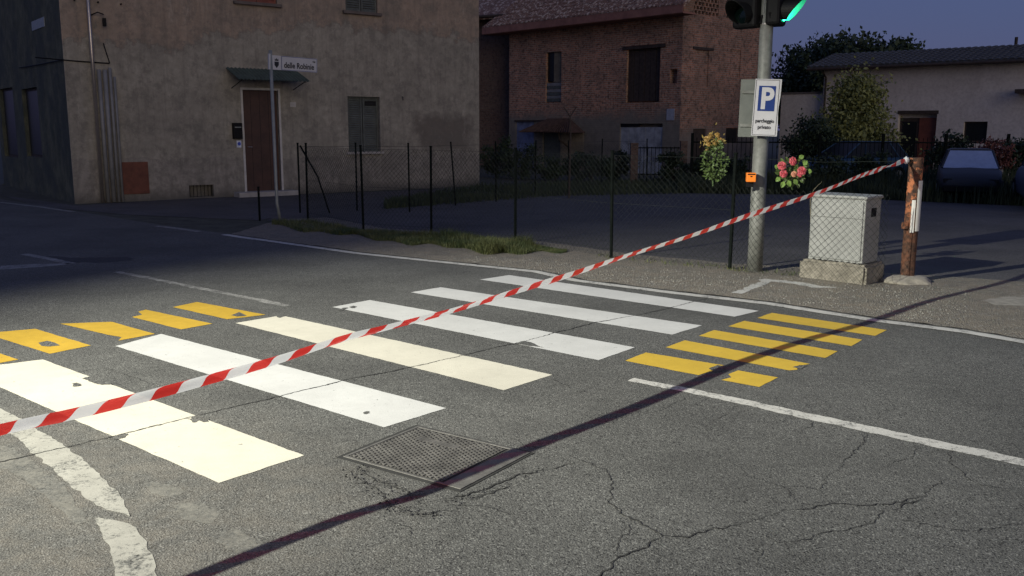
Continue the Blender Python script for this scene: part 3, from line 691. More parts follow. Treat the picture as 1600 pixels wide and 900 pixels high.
def bend(b, x0, x1, y0, y1, z0, z1, n=10):
    # thin plate whose right side is dented near the middle
    def zf(x, y): return .0*math.exp(-((y+shh*.45)/.10)**2)*max(0, x/sw)**9*0.9
    for i in range(n):
        ya, yb = y0+(y1-y0)*i/n, y0+(y1-y0)*(i+1)/n
        def xr(y): return x1 - .012*math.exp(-((y+shh*.52)/.11)**2)*(1 if x1 > sw*.9 else 0) - (.004 if y < -shh*.6 and x1 > sw*.9 else 0)
        vs = [(x0, ya, z0), (xr(ya), ya, z0+zf(x1, ya)), (xr(yb), yb, z0+zf(x1, yb)), (x0, yb, z0), (x0, ya, z1), (xr(ya), ya, z1+zf(x1, ya)), (xr(yb), yb, z1+zf(x1, yb)), (x0, yb, z1)]
        b.add(vs, [(4, 5, 6, 7), (3, 2, 1, 0), (1, 2, 6, 5), (0, 4, 7, 3)] + ([(0, 1, 5, 4)] if i == 0 else []) + ([(2, 3, 7, 6)] if i == n-1 else []))
    return b
b = MB(); bend(b, 0, sw, -shh, 0, -.003, 0); b.build('sign_plate', M_signwhite, sg)
b = MB(); e_ = .010; t2 = .004
for (x0_, x1_, y0_, y1_) in ((e_, sw-e_-.012, -e_-t2, -e_), (e_, sw-e_-.012, -shh+e_, -shh+e_+t2), (e_, e_+t2, -shh+e_+t2, -e_-t2), (sw-e_-t2-.012, sw-e_-.012, -shh+e_+t2, -e_-t2)):
    b.box((x0_, y0_, .0002), (x1_, y1_, .004))
b.build('border_line', M_ink, sg)
bx0, bx1, by1, by0 = sw*.16, sw*.80, -shh*.12, -shh*.56
b = MB(); b.box((bx0, by0, .0002), (bx1, by1, .0045)); bl = b.build('blue_square', M_signblue, sg)
text_mesh('letter_p', 'P', .34, M_signwhite, sg, Matrix.Translation(((bx0+bx1)/2+.004, (by0+by1)/2-.012, .0060)), .012, xs=.86, parent=bl)
text_mesh('sign_text', 'parcheggio', .062, M_ink, sg, Matrix.Translation((sw*.475, -shh*.735, .0065)), .0006, xs=.80)
text_mesh('sign_text', 'privato', .062, M_ink, sg, Matrix.Translation((sw*.475, -shh*.845, .0065)), .0006, xs=.86)
for yy in (-shh*.2, -shh*.8):
    b = MB(); b.box((.0, yy-.015, -.03), (sw*.75, yy+.015, -.0035)); b.build('clamp_rail', M_galv, sg)
sb = thing('traffic_sign_back', 'blank grey-green back of a panel fixed on the left side of the mast', 'sign', polep + Vector((0, 0, 1.75)))
p0, p1 = D(1158, 124, 11.42), D(1183, 124, 11.36); p2 = D(1155, 212, 11.42)
b = MB(); fm = frame_from(p0, p1, p2); b.box((0, -.69, -.003), (.30, 0, 0)); b.build('panel', M_signback, root=sb, M=sb.matrix_basis.inverted() @ fm)
for yy in (-.15, -.55):
    b = MB(); b.box((.02, yy-.018, .0005), (.28, yy+.018, .022)); b.build('rail', M_mast, root=sb, M=sb.matrix_basis.inverted() @ fm)

# ---- orange box
oc = D(1173.5, 277, 11.13)
ob = thing('orange_box', 'small orange push-button box fixed to the mast above the mesh', 'push button', oc, R(-8))
M_orange = simple('orange_plastic', (.90, .24, .02), .45, var=.06)
b = MB(); b.bbox((-.055, -.035, -.055), (.055, .07, .055), .006); b.build('box_shell', M_orange, ob)
b = MB(); b.box((-.045, -.037, .030), (.045, -.0352, .044)); b.box((-.012, -.037, .004), (.012, -.0352, .018)); b.build('label_print', M_black, ob)
b = MB(); b.box((-.055, .015, -.12), (.035, .05, -.0555)); b.build('box_shadow', M_black, ob)  # dark block standing in for the shadow the box casts on the mast

# ------------------------------------------------------------------ bouquets
def leaf(b, p, d, n, L, Wd, curl=.15):
    d = d.normalized(); s = d.cross(n).normalized(); n = s.cross(d)
    pts = [p, p+d*L*.35+s*Wd*.5+n*curl*L*.2, p+d*L*.75+s*Wd*.35, p+d*L-n*curl*L, p+d*L*.75-s*Wd*.35, p+d*L*.35-s*Wd*.5+n*curl*L*.2, p+d*L*.5-n*curl*L*.25]
    b.add(pts, [(0, 1, 6), (1, 2, 6), (2, 3, 6), (3, 4, 6), (4, 5, 6), (5, 0, 6)])
def rv(): 
    v = Vector((random.gauss(0, 1), random.gauss(0, 1), random.gauss(0, 1))); return v.normalized()
def rose(b, c, r, face):
    face = face.normalized(); a0 = rv(); u = face.cross(a0).normalized(); w = face.cross(u)
    for ring, (n_, rad, op) in enumerate(((4, .25, .2), (5, .5, .55), (6, .8, .95), (7, 1.0, 1.3))):
        for k in range(n_):
            a = 2*math.pi*(k+ring*.4)/n_+random.uniform(-.15, .15); d = u*math.cos(a)+w*math.sin(a); t = face.cross(d)
            base = c + face*r*(.1-ring*.03); tip = c + d*r*rad*.9 + face*r*(.75-op*.45)
            mid = c + d*r*rad*.95 + face*r*(.35-op*.2); ww = r*(.30+.12*ring)
            b.add([base-t*ww*.3, base+t*ww*.3, mid+t*ww, tip+t*ww*.7+face*r*.05, tip+d*r*.12, tip-t*ww*.7+face*r*.05, mid-t*ww], [(0, 1, 2, 6), (6, 2, 3, 5), (5, 3, 4)])
M_pink = simple('pink_petals', (.74, .16, .19), .6, var=.3, scale=30); M_peach = simple('peach_petals', (.78, .40, .26), .6, var=.25, scale=30)
M_orangepet = simple('orange_petals', (.50, .33, .10), .6, var=.35, scale=25); M_leafolive = simple('olive_leaves', (.075, .12, .03), .55, var=.5, scale=15)
fc = D(1238, 268, 10.98)
bq = thing('flower_bouquet', 'bouquet of pink roses with green leaves hung on the fence wire right of the mast', 'bouquet', fc, 0, 'bouquets tied to the roadside fence')
S_ = 11/1430
for (px, py, r_, mt) in [(1238.5, 252, .055, M_pink), (1221.5, 259, .055, M_pink), (1224, 271.5, .050, M_pink), (1252.5, 267, .055, M_pink), (1240.5, 272, .038, M_peach), (1250, 272.5, .035, M_pink)]:
    p = D(px, py, 10.88) - fc; b = MB(); rose(b, p, r_*.88, Vector((random.uniform(-.3, .3), -1, random.uniform(-.1, .5)))); b.build('rose', mt, bq)
b = MB()
for k in range(130):
    a = random.uniform(0, 2*math.pi); rr_ = random.uniform(.02, .17)**1.0; p = Vector((math.cos(a)*rr_*1.05, random.uniform(-.05, .05), math.sin(a)*rr_*.85-.01))
    leaf(b, p, Vector((p.x+random.gauss(0, .05), random.gauss(-.03, .05), p.z+random.gauss(-.01, .06))), Vector((random.gauss(0, .4), -1, random.gauss(.3, .4))), random.uniform(.045, .085), random.uniform(.03, .05))
stuff(b.build('leaves', M_leafolive, bq))
b = MB()
for (px, py, L_, ang) in [(1225, 283, .085, -1.9), (1231, 281, .09, -1.2), (1240, 280, .08, -.9), (1219, 277, .07, -2.4), (1255, 258, .07, .9), (1216, 262, .05, 2.6), (1248, 248, .07, .6), (1262, 268, .05, .1)]:
    p = D(px, py, 10.9)-fc; leaf(b, p, Vector((math.cos(ang), -.1, math.sin(ang))), Vector((0, -1, .2)), L_, .06)
b.build('broad_leaves', M_leaffresh, bq)
b = MB(); b.tube([(0, .03, -.05), (.0, .04, -.15), (.03, .05, -.22)], .010, 6); b.build('stems', M_leafmid, bq)
fc2 = D(1116, 246, 11.6)
bq2 = thing('flower_bouquet', 'tall bouquet with orange-yellow flowers above green leaves tied to the fence left of the mast', 'bouquet', fc2, 0, 'bouquets tied to the roadside fence')
for k, (px, py) in enumerate([(1104, 217), (1110, 213), (1121, 211), (1117, 222), (1107, 225), (1124, 219)]):
    p = D(px, py, 11.55)-fc2; b = MB(); rose(b, p, .034, Vector((random.uniform(-.5, .5), -1, random.uniform(.1, .8)))); b.build('blossom', M_orangepet, bq2)
b = MB()
for k in range(420):
    t = random.random(); z = -.27+.50*t; wv_ = .17*(1-abs(t-.42)*1.25); p = Vector((random.uniform(-1, 1)*wv_+.01-.02*t, random.uniform(-.07, .05), z))
    leaf(b, p, Vector((p.x*2+random.gauss(0, .3), random.gauss(-.15, .3), random.gauss(.05, .3))), Vector((random.gauss(0, .5), -1, random.gauss(.4, .4))), random.uniform(.03, .06), random.uniform(.016, .03))
stuff(b.build('leaves', M_leafolive, bq2))
b = MB()
for k in range(90):
    p = Vector((random.gauss(-.02, .075), random.uniform(-.06, .04), random.gauss(.19, .05)))
    leaf(b, p, Vector((random.gauss(0, .7), random.gauss(-.2, .3), random.gauss(.6, .5))), Vector((random.gauss(0, .5), -1, random.gauss(.4, .4))), random.uniform(.03, .065), random.uniform(.012, .022))
o_y = b.build('yellow_leaves', simple('yellow_leaves', (.30, .22, .06), .6, var=.5, scale=20), bq2); stuff(o_y)
b = MB(); b.tube([(0, .03, .1), (0, .04, -.25), (.01, .05, -.36)], .012, 6); b.build('stems', M_leafmid, bq2)
tw = MB(); pa, pb, pc = D(1266, 312, 11.5), D(1271, 297, 11.5), D(1284, 284, 11.5); tw.tube([pa+Vector((.06, 0, -.8)), pa, pb, pc], [.005, .004, .003, .0015], 5)
tag(tw.build('dry_twig', simple('straw', (.25, .22, .15), .8)), 'thin dry stem rising behind the tape beside the cabinet', 'twig')

# ------------------------------------------------------------------ street name sign
sp = G(438, 346); ss = thing('street_name_sign', 'street name sign on a grey pole at the corner, reading via delle Robinie', 'street sign', sp)
b = MB(); b.tube([(0, 0, 0), (-.05, 0, .35), (-.055, 0, 3.14)], .030, 10); b.build('pole', M_galv, ss, smooth=True)
T0, T1, T2 = D(424, 86, 17.25), D(495, 92, 17.95), D(424, 108.5, 17.25)
fm = frame_from(T0, T1, T2); fl = ss.matrix_basis.inverted() @ fm; sl, sh_ = (T1-T0).length, (T0-T2).length
b = MB(); b.box((-.06, -sh_-.0, -.02), (-.02, .02, .02)); b.build('end_bracket', M_signwhite, root=ss, M=fl)
k_ = sl*.205
b = MB(); b.box((0, -sh_, -.012), (k_-.008, 0, .012)); cr = b.build('crest_plate', M_signwhite, root=ss, M=fl)
b = MB(); b.box((k_, -sh_, -.012), (sl, 0, .012)); b.build('name_plate', M_signwhite, root=ss, M=fl)
b = MB()
for (a_, c_, d_, e2) in ((k_+.004, sl-.004, -.012, -.004), (k_+.004, sl-.004, -sh_+.004, -sh_+.012), (k_+.004, k_+.012, -sh_+.012, -.012), (sl-.012, sl-.004, -sh_+.012, -.012)): b.box((a_, d_, .0121), (c_, e2, .0135))
b.build('blue_border', M_inkblue, root=ss, M=fl)
text_mesh('name_text', 'delle Robinie', .145, M_ink, ss, fl @ Matrix.Translation(((k_+sl)/2-.01, -sh_*.64, .0145)), .0035, xs=.86)
text_mesh('name_text', 'via', .06, M_ink, ss, fl @ Matrix.Translation((sl-.075, -sh_*.24, .0145)), .0015)
b = MB(); cx_, cy_ = k_/2, -sh_*.55
b.prism([(cx_-.045, cy_+.03), (cx_+.045, cy_+.03), (cx_+.045, cy_-.03), (cx_, cy_-.085), (cx_-.045, cy_-.03)], .0121, .0135)
b.prism([(cx_-.04, cy_+.045), (cx_+.04, cy_+.045), (cx_+.035, cy_+.085), (cx_+.015, cy_+.065), (cx_, cy_+.10), (cx_-.015, cy_+.065), (cx_-.035, cy_+.085)], .0121, .0135)
b.build('town_crest', M_ink, root=ss, M=fl, parent=cr)

# ------------------------------------------------------------------ buildings
class Wall:
    def __init__(s, root, M): s.root = root; s.M = M; s.W = root.matrix_basis @ M
    def px(s, x, y):
        inv = s.W.inverted(); o = inv @ Vector((0, 0, H)); d = inv.to_3x3() @ ray(x, y); t = -o.y/d.y; p = o+d*t; return p.x, p.z
    def rect(s, x0, y0, x1, y1):
        a = s.px(x0, y0); c = s.px(x1, y1); e = s.px(x0, y1); f = s.px(x1, y0)
        return (a[0]+e[0])/2, (e[1]+c[1])/2, (f[0]+c[0])/2, (a[1]+f[1])/2
    def build(s, b, name, mat, parent=None, **k): return b.build(name, mat, root=s.root, M=s.M, parent=parent, **k)
    def panel(s, name, mat, x0, x1, z0, z1, holes, depth=.28, top=None):
        b = MB(); xs = sorted({x0, x1, *[h[0] for h in holes], *[h[2] for h in holes]}); zs = sorted({z0, z1, *[h[1] for h in holes], *[h[3] for h in holes]})
        for i in range(len(xs)-1):
            for j in range(len(zs)-1):
                xc, zc = (xs[i]+xs[i+1])/2, (zs[j]+zs[j+1])/2
                if any(h[0] < xc < h[2] and h[1] < zc < h[3] for h in holes): continue
                b.poly([(xs[i], 0, zs[j]), (xs[i+1], 0, zs[j]), (xs[i+1], 0, zs[j+1]), (xs[i], 0, zs[j+1])])
        for (a, c, e, g) in holes:
            b.poly([(a, 0, c), (a, 0, g), (a, depth, g), (a, depth, c)]); b.poly([(e, 0, c), (e, depth, c), (e, depth, g), (e, 0, g)])
            b.poly([(a, 0, c), (a, depth, c), (e, depth, c), (e, 0, c)]); b.poly([(a, 0, g), (e, 0, g), (e, depth, g), (a, depth, g)])
            b.poly([(a, depth, c), (e, depth, c), (e, depth, g), (a, depth, g)])
        return s.build(b, name, mat)
    def box(s, name, mat, a, c, parent=None, bevel=0): b = MB(); b.box(a, c); return s.build(b, name, mat, parent, bevel=bevel)
    def shutter(s, r, y=.03, mat=None, leaves=2, gap=.012, n=None, par=None):
        x0, z0, x1, z1 = r; w_ = (x1-x0)/leaves; out = []
        for k in range(leaves):
            a, c = x0+w_*k+gap, x0+w_*(k+1)-gap; b = MB(); t = .05
            b.box((a, y, z0), (a+t, y+.035, z1)); b.box((c-t, y, z0), (c, y+.035, z1)); b.box((a+t, y, z0), (c-t, y+.035, z0+t)); b.box((a+t, y, z1-t), (c-t, y+.035, z1))
            nn = n or int((z1-z0)/.065)
            for i in range(nn):
                zz_ = z0+t+(z1-z0-2*t)*(i+.5)/nn; b.add([(a+t, y+.004, zz_-.028), (c-t, y+.004, zz_-.028), (c-t, y+.03, zz_+.022), (a+t, y+.03, zz_+.022), (a+t, y+.012, zz_-.032), (c-t, y+.012, zz_-.032)], [(0, 1, 2, 3), (0, 4, 5, 1)])
            out.append(s.build(b, 'shutter', mat or M_shutter, par))
        return out

A1, B1 = Vector((-10.11, 21.21, 0)), Vector((-1.01, 28.31, 0))
h1 = thing('plastered_house', 'old two-storey house with peeling pinkish and grey plaster, brown door and shuttered windows', 'house', A1, math.atan2(B1.y-A1.y, B1.x-A1.x))
w1 = Wall(h1, Matrix.Identity(4)); L1 = (B1-A1).length; HT = 7.2
door = w1.rect(382, 141, 437, 298); win = w1.rect(544, 151, 594, 237); vent = w1.rect(296, 289, 334, 308); vent = (vent[0], .03, vent[2], vent[3])
up1 = (4.09, 4.86, 5.15, 6.3); up2 = (7.11, 4.86, 8.09, 6.3)
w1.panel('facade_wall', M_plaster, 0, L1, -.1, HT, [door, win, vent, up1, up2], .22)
b = MB(); wl = Wall(h1, Matrix.Translation((0, 9, 0)) @ Matrix.Rotation(R(-90), 4, 'Z'))
sw1 = wl.rect(3, 137, 24, 245); sw2 = wl.rect(38, 137, 62, 245)
wl.panel('side_wall', M_sideplaster, 0, 9, -.1, HT, [sw1, sw2], .25)
for r_ in (sw1, sw2):
    wf = wl.box('window_frame', M_wooddark, (r_[0], .10, r_[1]), (r_[2], .16, r_[3])); wl.box('pane', M_glassdark, (r_[0]+.07, .092, r_[1]+.07), (r_[2]-.07, .0985, r_[3]-.07), parent=wf)
b = MB(); b.box((L1-.02, .01, -.1), (L1, 9, HT)); b.box((0, 8.98, -.1), (L1-.021, 9, HT)); w1.build(b, 'rear_wall', M_sideplaster)
b = MB(); b.add([(-.5, -.5, HT), (L1+.5, -.5, HT), (L1+.5, 9.5, HT), (-.5, 9.5, HT), (-.5, 4.5, HT+1.9), (L1+.5, 4.5, HT+1.9)], [(0, 1, 5, 4), (2, 3, 4, 5), (1, 2, 5), (3, 0, 4), (3, 2, 1, 0)]); w1.build(b, 'roof', M_tile)
# corner pilaster in lighter plaster
b = MB(); b.box((-.018, -.014, -.05), (.35, .002, HT-.01)); w1.build(b, 'corner_strip', M_plaster)
b = MB(); dl = .002
fr_ = .055; b.box((door[0]-fr_, -.025, door[1]-.03), (door[0], .06, door[3]+fr_)); b.box((door[2], -.025, door[1]-.03), (door[2]+fr_, .06, door[3]+fr_)); b.box((door[0], -.025, door[3]), (door[2], .06, door[3]+fr_))
w1.build(b, 'door_frame', M_frame)
dm = w1.box('door', M_doorbrown, (door[0]+.004, .09, door[1]), (door[2]-.004, .13, door[3]-.004))
for k in range(1, 4): w1.box('plank_joint', M_void, (door[0]+(door[2]-door[0])*k/4-.004, .0885, door[1]+.02), (door[0]+(door[2]-door[0])*k/4+.004, .0895, door[3]-.03), parent=dm)
b = MB(); hx = door[0]+.12; b.tube([(hx, .09, 1.25), (hx, .05, 1.25), (hx+.10, .05, 1.25)], .012, 6); w1.build(b, 'door_handle', M_pipeshiny, parent=dm)
b = MB(); b.bbox((door[0]-.35, -.38, -.02), (door[2]+.3, -.001, .115), .012); w1.build(b, 'door_step', M_stonesill)
# corrugated canopy
cn0, cn1 = 3.72, 5.62; b = MB(); n_ = 38; vs = []; 
for j, (yy, zz_) in enumerate(((-.01, 3.22), (-.55, 3.02), (-.85, 2.90))):
    for i in range(n_+1): vs.append((cn0+(cn1-cn0)*i/n_ + (.0 if j else 0), yy, zz_+(.022 if i % 2 else -.006)))
fs = [(j*(n_+1)+i, j*(n_+1)+i+1, (j+1)*(n_+1)+i+1, (j+1)*(n_+1)+i) for j in range(2) for i in range(n_)]
b.add(vs, fs); b.add([(v[0], v[1], v[2]-.006) for v in vs], [f[::-1] for f in fs]); cnp = w1.build(b, 'canopy', M_canopy)
for xx in (cn0+.12, cn1-.12):
    b = MB(); b.tube([(xx, -.01, 2.72), (xx, -.74, 2.90)], .012, 5); b.tube([(xx, -.01, 3.17), (xx, -.80, 2.885)], .012, 5); w1.build(b, 'bracket', M_black, parent=cnp)
w1.shutter(win, .10, leaves=2)
w1.box('window_sill', M_stonesill, (win[0]-.08, -.07, win[1]-.07), (win[2]+.08, .02, win[1]-.003), bevel=.006)
w1.box('broken_louvre_gap', M_void, (win[2]-.42, .0925, win[3]-.24), (win[2]-.07, .0995, win[3]-.12))
for r_, mt in ((up1, M_redwood), (up2, M_shutter)):
    w1.shutter(r_, .05, mat=mt, leaves=2); w1.box('window_sill', M_stonedark, (r_[0]-.1, -.10, r_[1]-.08), (r_[2]+.1, .03, r_[1]-.003), bevel=.006)
b = MB()
for i in range(7): xx = vent[0]+.03+(vent[2]-vent[0]-.06)*i/6; b.tube([(xx, .06, vent[1]), (xx, .06, vent[3])], .008, 4)
w1.build(b, 'basement_grille', M_black)
pr = w1.rect(188, 253, 232, 303); w1.box('meter_hatch', M_panelred, (pr[0], -.03, pr[1]), (pr[2], -.001, pr[3]), bevel=.006)
b = MB(); b.bbox((3.80, -.13, 1.46), (4.03, -.001, 1.86), .012); mbx = w1.build(b, 'mailbox', M_black)
b = MB(); b.box((3.83, -.1325, 1.74), (4.0, -.1305, 1.762)); w1.build(b, 'mail_slot', M_galv, parent=mbx)
b = MB(); b.bbox((3.90, -.03, 1.24), (4.02, -.001, 1.42), .006); ic = w1.build(b, 'intercom', simple('intercom_white', (.62, .66, .8), .4))
b = MB(); b.tube([(3.96, -.034, 1.335), (3.96, -.031, 1.335)], .045, 14); w1.build(b, 'blue_disc', simple('blue_disc', (.05, .10, .55), .4), parent=ic)
b = MB(); b.bbox((5.40, -.014, 2.28), (5.56, -.001, 2.40), .003); w1.build(b, 'house_number_plate', simple('number_plate_tile', (.42, .40, .38), .5))
# pipes at the corner
b = MB(); b.tube([(.57, -.10, 0), (.57, -.10, HT)], .038, 12); w1.build(b, 'downpipe', M_pipeshiny, smooth=True)
for (xx, r_, zt) in ((.70, .045, 3.05), (.83, .05, 3.05), (.94, .035, 3.1), (1.03, .028, 2.9)):
    b = MB(); b.tube([(xx, -.07, 0), (xx, -.07, zt)], r_, 10); w1.build(b, 'pipe', M_pipe, smooth=True)
b = MB(); b.tube([(-.6, -.03, 3.26), (.2, -.03, 3.22), (.95, -.03, 3.20)], .014, 5); b.tube([(.85, -.03, 3.65), (.96, -.03, 3.2)], .012, 5); w1.build(b, 'cable', M_black)
b = MB(); b.tube([(.62, -.02, 4.25), (.75, -.12, 4.32), (.88, -.12, 4.28)], .014, 5); b.bbox((.85, -.16, 4.02), (.92, -.08, 4.2), .01); w1.build(b, 'wall_bracket', M_black)
for k in range(3): b = MB(); b.tube([(.3+.5*k, -.001, 4.55), (.3+.5*k, -.06, 4.55)], .02, 6); w1.build(b, 'wall_hook', M_black)
b = MB(); b.tube([(8.83, -.001, 2.62), (8.83, -.05, 2.60), (8.83, -.05, 2.52)], .012, 5); w1.build(b, 'wall_hook', M_black)
b = MB(); r_ = wl.rect(50, 30, 70, 45); b.box((r_[0], -.012, r_[1]), (r_[2], -.001, r_[3])); wl.build(b, 'plaque', simple('old_plaque', (.30, .33, .36), .6))
wl.box('pilaster', M_sideplaster, (0, -.05, -.05), (.001+.0, -.001, .01))
b = MB(); b.tube([(4.0, -.03, 3.30), (6.5, -.03, 3.26), (9, -.03, 3.24)], .014, 5); wl.build(b, 'cable', M_black)

# ---- brick farmhouse
A2, B2 = Vector((-.15, 42.0, 0)), Vector((6.3, 35.0, 0)); L2 = (B2-A2).length
h2 = thing('brick_house', 'old brick farmhouse with clay tile roof, lattice gable vents and bricked-up windows', 'house', A2, math.atan2(B2.y-A2.y, B2.x-A2.x))
w2 = Wall(h2, Matrix.Identity(4)); E2 = 6.0
win2 = w2.rect(853, 81, 877, 160); opn2 = w2.rect(979, 76, 1031, 160); dr1 = w2.rect(968, 193, 1034, 280); dr1 = (dr1[0], 0, dr1[2], dr1[3]); dr2 = w2.rect(806, 190, 834, 240); dr2 = (dr2[0], 0, dr2[2], dr2[3]); dr3 = w2.rect(848, 206, 875, 250); dr3 = (dr3[0], 0, dr3[2], dr3[3]); nic = w2.rect(1047, 108, 1058, 130)
w2.panel('front_wall', M_brick, 0, L2, -.1, E2+.2, [win2, opn2, dr1, dr2, dr3, nic], .25)
wg = Wall(h2, Matrix.Translation((L2, 0, 0)) @ Matrix.Rotation(R(90), 4, 'Z')); GD = 5.6
gn = wg.rect(1086, 78, 1107, 135); gd = wg.rect(1082, 201, 1102, 262); gd = (gd[0], 0, gd[2], gd[3]); gw = wg.rect(1134, 200, 1153, 222); ga = wg.rect(1140, 78, 1157, 122)
wg.panel('gable_wall', M_brick2, 0, GD, -.1, E2-.05, [gn, gd, gw, ga], .10)
# lattice vents of the gable: open brickwork between piers
za = wg.px(1092, 38)[1]; lx0, lx1 = wg.px(1084, 20)[0], wg.px(1123, 20)[0]; mx0, mx1 = wg.px(1134, 20)[0], wg.px(1152, 20)[0]
zb = E2-.05
b = MB(); b.box((0, .35, zb), (GD, .40, zb+3.2)); wg.build(b, 'loft_darkness', M_void)
for (a_, c_) in ((0, lx0), (lx1, mx0), (mx1, GD)):
    b = MB(); b.box((a_, 0, zb), (c_, .25, zb+2.4)); wg.build(b, 'gable_pier', M_brick2)
b = MB()
for (a_, c_) in ((lx0, lx1), (mx0, mx1)):
    nc = max(3, int((c_-a_)/.2))
    for rr_ in range(14):
        zz_ = zb+.16*rr_
        b.box((a_, .02, zz_), (c_, .12, zz_+.045))
        for k in range(nc):
            xx = a_+(c_-a_)*(k+.25+(rr_ % 2)*.5)/nc; b.box((xx-.04, .03, zz_+.045), (min(c_, xx+.04), .11, zz_+.16))
stuff(wg.build(b, 'lattice_brickwork', M_brick2))
wg.box('bricked_up_window', M_brick2, (gn[0], .05, gn[1]), (gn[2], .099, gn[3]-.003)); wg.box('bricked_up_window', M_brick2, (ga[0], .04, ga[1]), (ga[2], .099, ga[3]-.003))
b = MB(); b.box((gn[0]-.18, -.05, gn[3]), (gn[2]+.25, .03, gn[3]+.1)); wg.build(b, 'lintel', M_wooddark)
wg.box('gable_door', M_wooddark, (gd[0]+.003, .05, 0), (gd[2]-.003, .09, gd[3]-.003))
gwf = wg.box('window_frame', M_wooddark, (gw[0]+.003, .06, gw[1]+.003), (gw[2]-.003, .09, gw[3]-.003)); wg.box('pane', M_glassdark, (gw[0]+.06, .052, gw[1]+.06), (gw[2]-.06, .0585, gw[3]-.06), parent=gwf)
# openings of the front
b = MB(); b.box((win2[0]+.003, .12, win2[1]+(win2[3]-win2[1])*.42), (win2[0]+(win2[2]-win2[0])*.42, .15, win2[3]-.003)); w2.build(b, 'window_frame', M_glassdark)
w2.box('curtain', simple('faded_curtain', (.16, .14, .105), .9), (win2[0]+(win2[2]-win2[0])*.42, .10, win2[1]+(win2[3]-win2[1])*.40), (win2[2]-.003, .13, win2[3]-.003))
n_ = 6
for k in range(n_):
    z0_ = win2[1]+.03+(win2[3]-win2[1])*.38*k/n_; w2.box('slat', M_pipe if k % 2 else M_shutter, (win2[0]+.003, .04+.01*(k % 2), z0_), (win2[2]-.003, .07+.01*(k % 2), z0_+.12))
b = MB(); b.box((opn2[0]-.2, -.06, opn2[3]), (opn2[2]+.25, .04, opn2[3]+.13)); w2.build(b, 'lintel', M_wooddark)
for k in range(6):
    a_ = opn2[0]+(opn2[2]-opn2[0])*k/6; w2.box('plank', M_wooddark, (a_+.012, .10+.012*(k % 2), opn2[1]+.05), (a_+(opn2[2]-opn2[0])/6-.008, .14+.012*(k % 2), opn2[3]-.003))
M_paledoor = simple('peeling_pale_door', (.30, .32, .36), .8, var=.45, scale=3); M_bluedoor = simple('faded_blue_door', (.15, .18, .29), .8, var=.5, scale=3)
for k in range(5):
    a_ = dr1[0]+(dr1[2]-dr1[0])*k/5; w2.box('door_board', M_paledoor, (a_+.006, .04+.008*(k % 2), 0), (a_+(dr1[2]-dr1[0])/5-.006, .08+.008*(k % 2), dr1[3]-.14))
w2.box('door_head', M_black, (dr1[0], .02, dr1[3]-.13), (dr1[0]+(dr1[2]-dr1[0])*.45, .07, dr1[3]-.004))
for k in range(3):
    a_ = dr2[0]+(dr2[2]-dr2[0])*k/3; w2.box('door_board', M_bluedoor, (a_+.006, .04+.008*(k % 2), 0), (a_+(dr2[2]-dr2[0])/3-.006, .08+.008*(k % 2), dr2[3]-.005))
w2.box('side_door', M_shutter, (dr3[0]+.003, .06, 0), (dr3[2]-.003, .10, dr3[3]-.004))
b = MB(); b.box((dr2[0]-.05, -.05, dr2[3]), (dr2[2]+.9, .04, dr2[3]+.07)); w2.build(b, 'lintel', M_wooddark)
pq = w2.rect(1042, 170, 1054, 188); w2.box('wall_notice', simple('pale_notice', (.34, .37, .45), .5), (pq[0], -.02, pq[1]), (pq[2], -.001, pq[3]))
bg_ = w2.rect(877, 206, 912, 252); w2.box('plaster_patch', simple('beige_plaster', (.24, .20, .15), .9), (bg_[0], -.012, .02), (bg_[2], .001, bg_[3]))
# tiled canopy over the doors
cz = w2.px(874, 190)[1]; cx0, cx1 = w2.px(834, 204)[0], w2.px(915, 204)[0]; ce = w2.px(874, 207)[1]
b = MB(); mid0, mid1 = cx0+(cx1-cx0)*.28, cx0+(cx1-cx0)*.72
b.add([(mid0, -.001, cz+.1), (mid1, -.001, cz+.1), (cx1, -.9, ce), (cx0, -.9, ce), (cx0, -.001, ce), (cx1, -.001, ce)], [(3, 2, 1, 0), (0, 4, 3), (1, 2, 5), (3, 4, 5, 2)]); M_tileold = simple('dark_clay', (.075, .045, .038), .9, var=.5, scale=6); pc_ = w2.build(b, 'porch_canopy', M_tileold)
b = MB(); nn = 22
for k in range(nn):
    t = (k+.5)/nn; a_ = Vector((mid0+(mid1-mid0)*t, -.01, cz+.115)); c_ = Vector((cx0+(cx1-cx0)*t, -.93, ce+.02)); b.tube([a_, c_], .032, 5)
stuff(w2.build(b, 'tile_rows', M_tileold, parent=pc_))
for xx in (mid1+.05,):
    b = MB(); b.tube([(xx, -.75, ce), (xx, -.7, ce-.3), (xx-.05, -.1, ce-.6)], .04, 6); w2.build(b, 'canopy_strut', M_wooddark, parent=pc_)
# roof
ov = .75; rz_, ry_ = E2+2.55, 2.9; le, re = -.95, L2+.55
def roofslab(name, y0, z0, y1, z1, x0, x1, th=.12):
    b = MB(); b.add([(x0, y0, z0), (x1, y0, z0), (x1, y1, z1), (x0, y1, z1), (x0, y0, z0-th), (x1, y0, z0-th), (x1, y1, z1-th), (x0, y1, z1-th)], [(0, 1, 2, 3), (7, 6, 5, 4), (4, 5, 1, 0), (5, 6, 2, 1), (6, 7, 3, 2), (7, 4, 0, 3)]); return b
zr = E2+.16
w2.build(roofslab('r', -ov, zr, ry_, rz_, le, re), 'roof', M_tile)
w2.build(roofslab('r', 2*ry_+ov*.7, zr+.1, ry_+.001, rz_, le, re), 'roof', M_tile)
b = MB(); b.box((le, -ov-.03, zr-.30), (re, -ov+.0, zr+.0)); b.box((le, -ov, zr-.32), (re, -.002, zr-.26)); w2.build(b, 'eave_fascia', M_fascia)
b = MB()
for k in range(10): xx = .3+k*L2/9.6; b.box((xx-.05, -ov+.03, zr-.258), (xx+.05, -.003, zr-.15))
w2.build(b, 'rafter_end', M_wooddark)
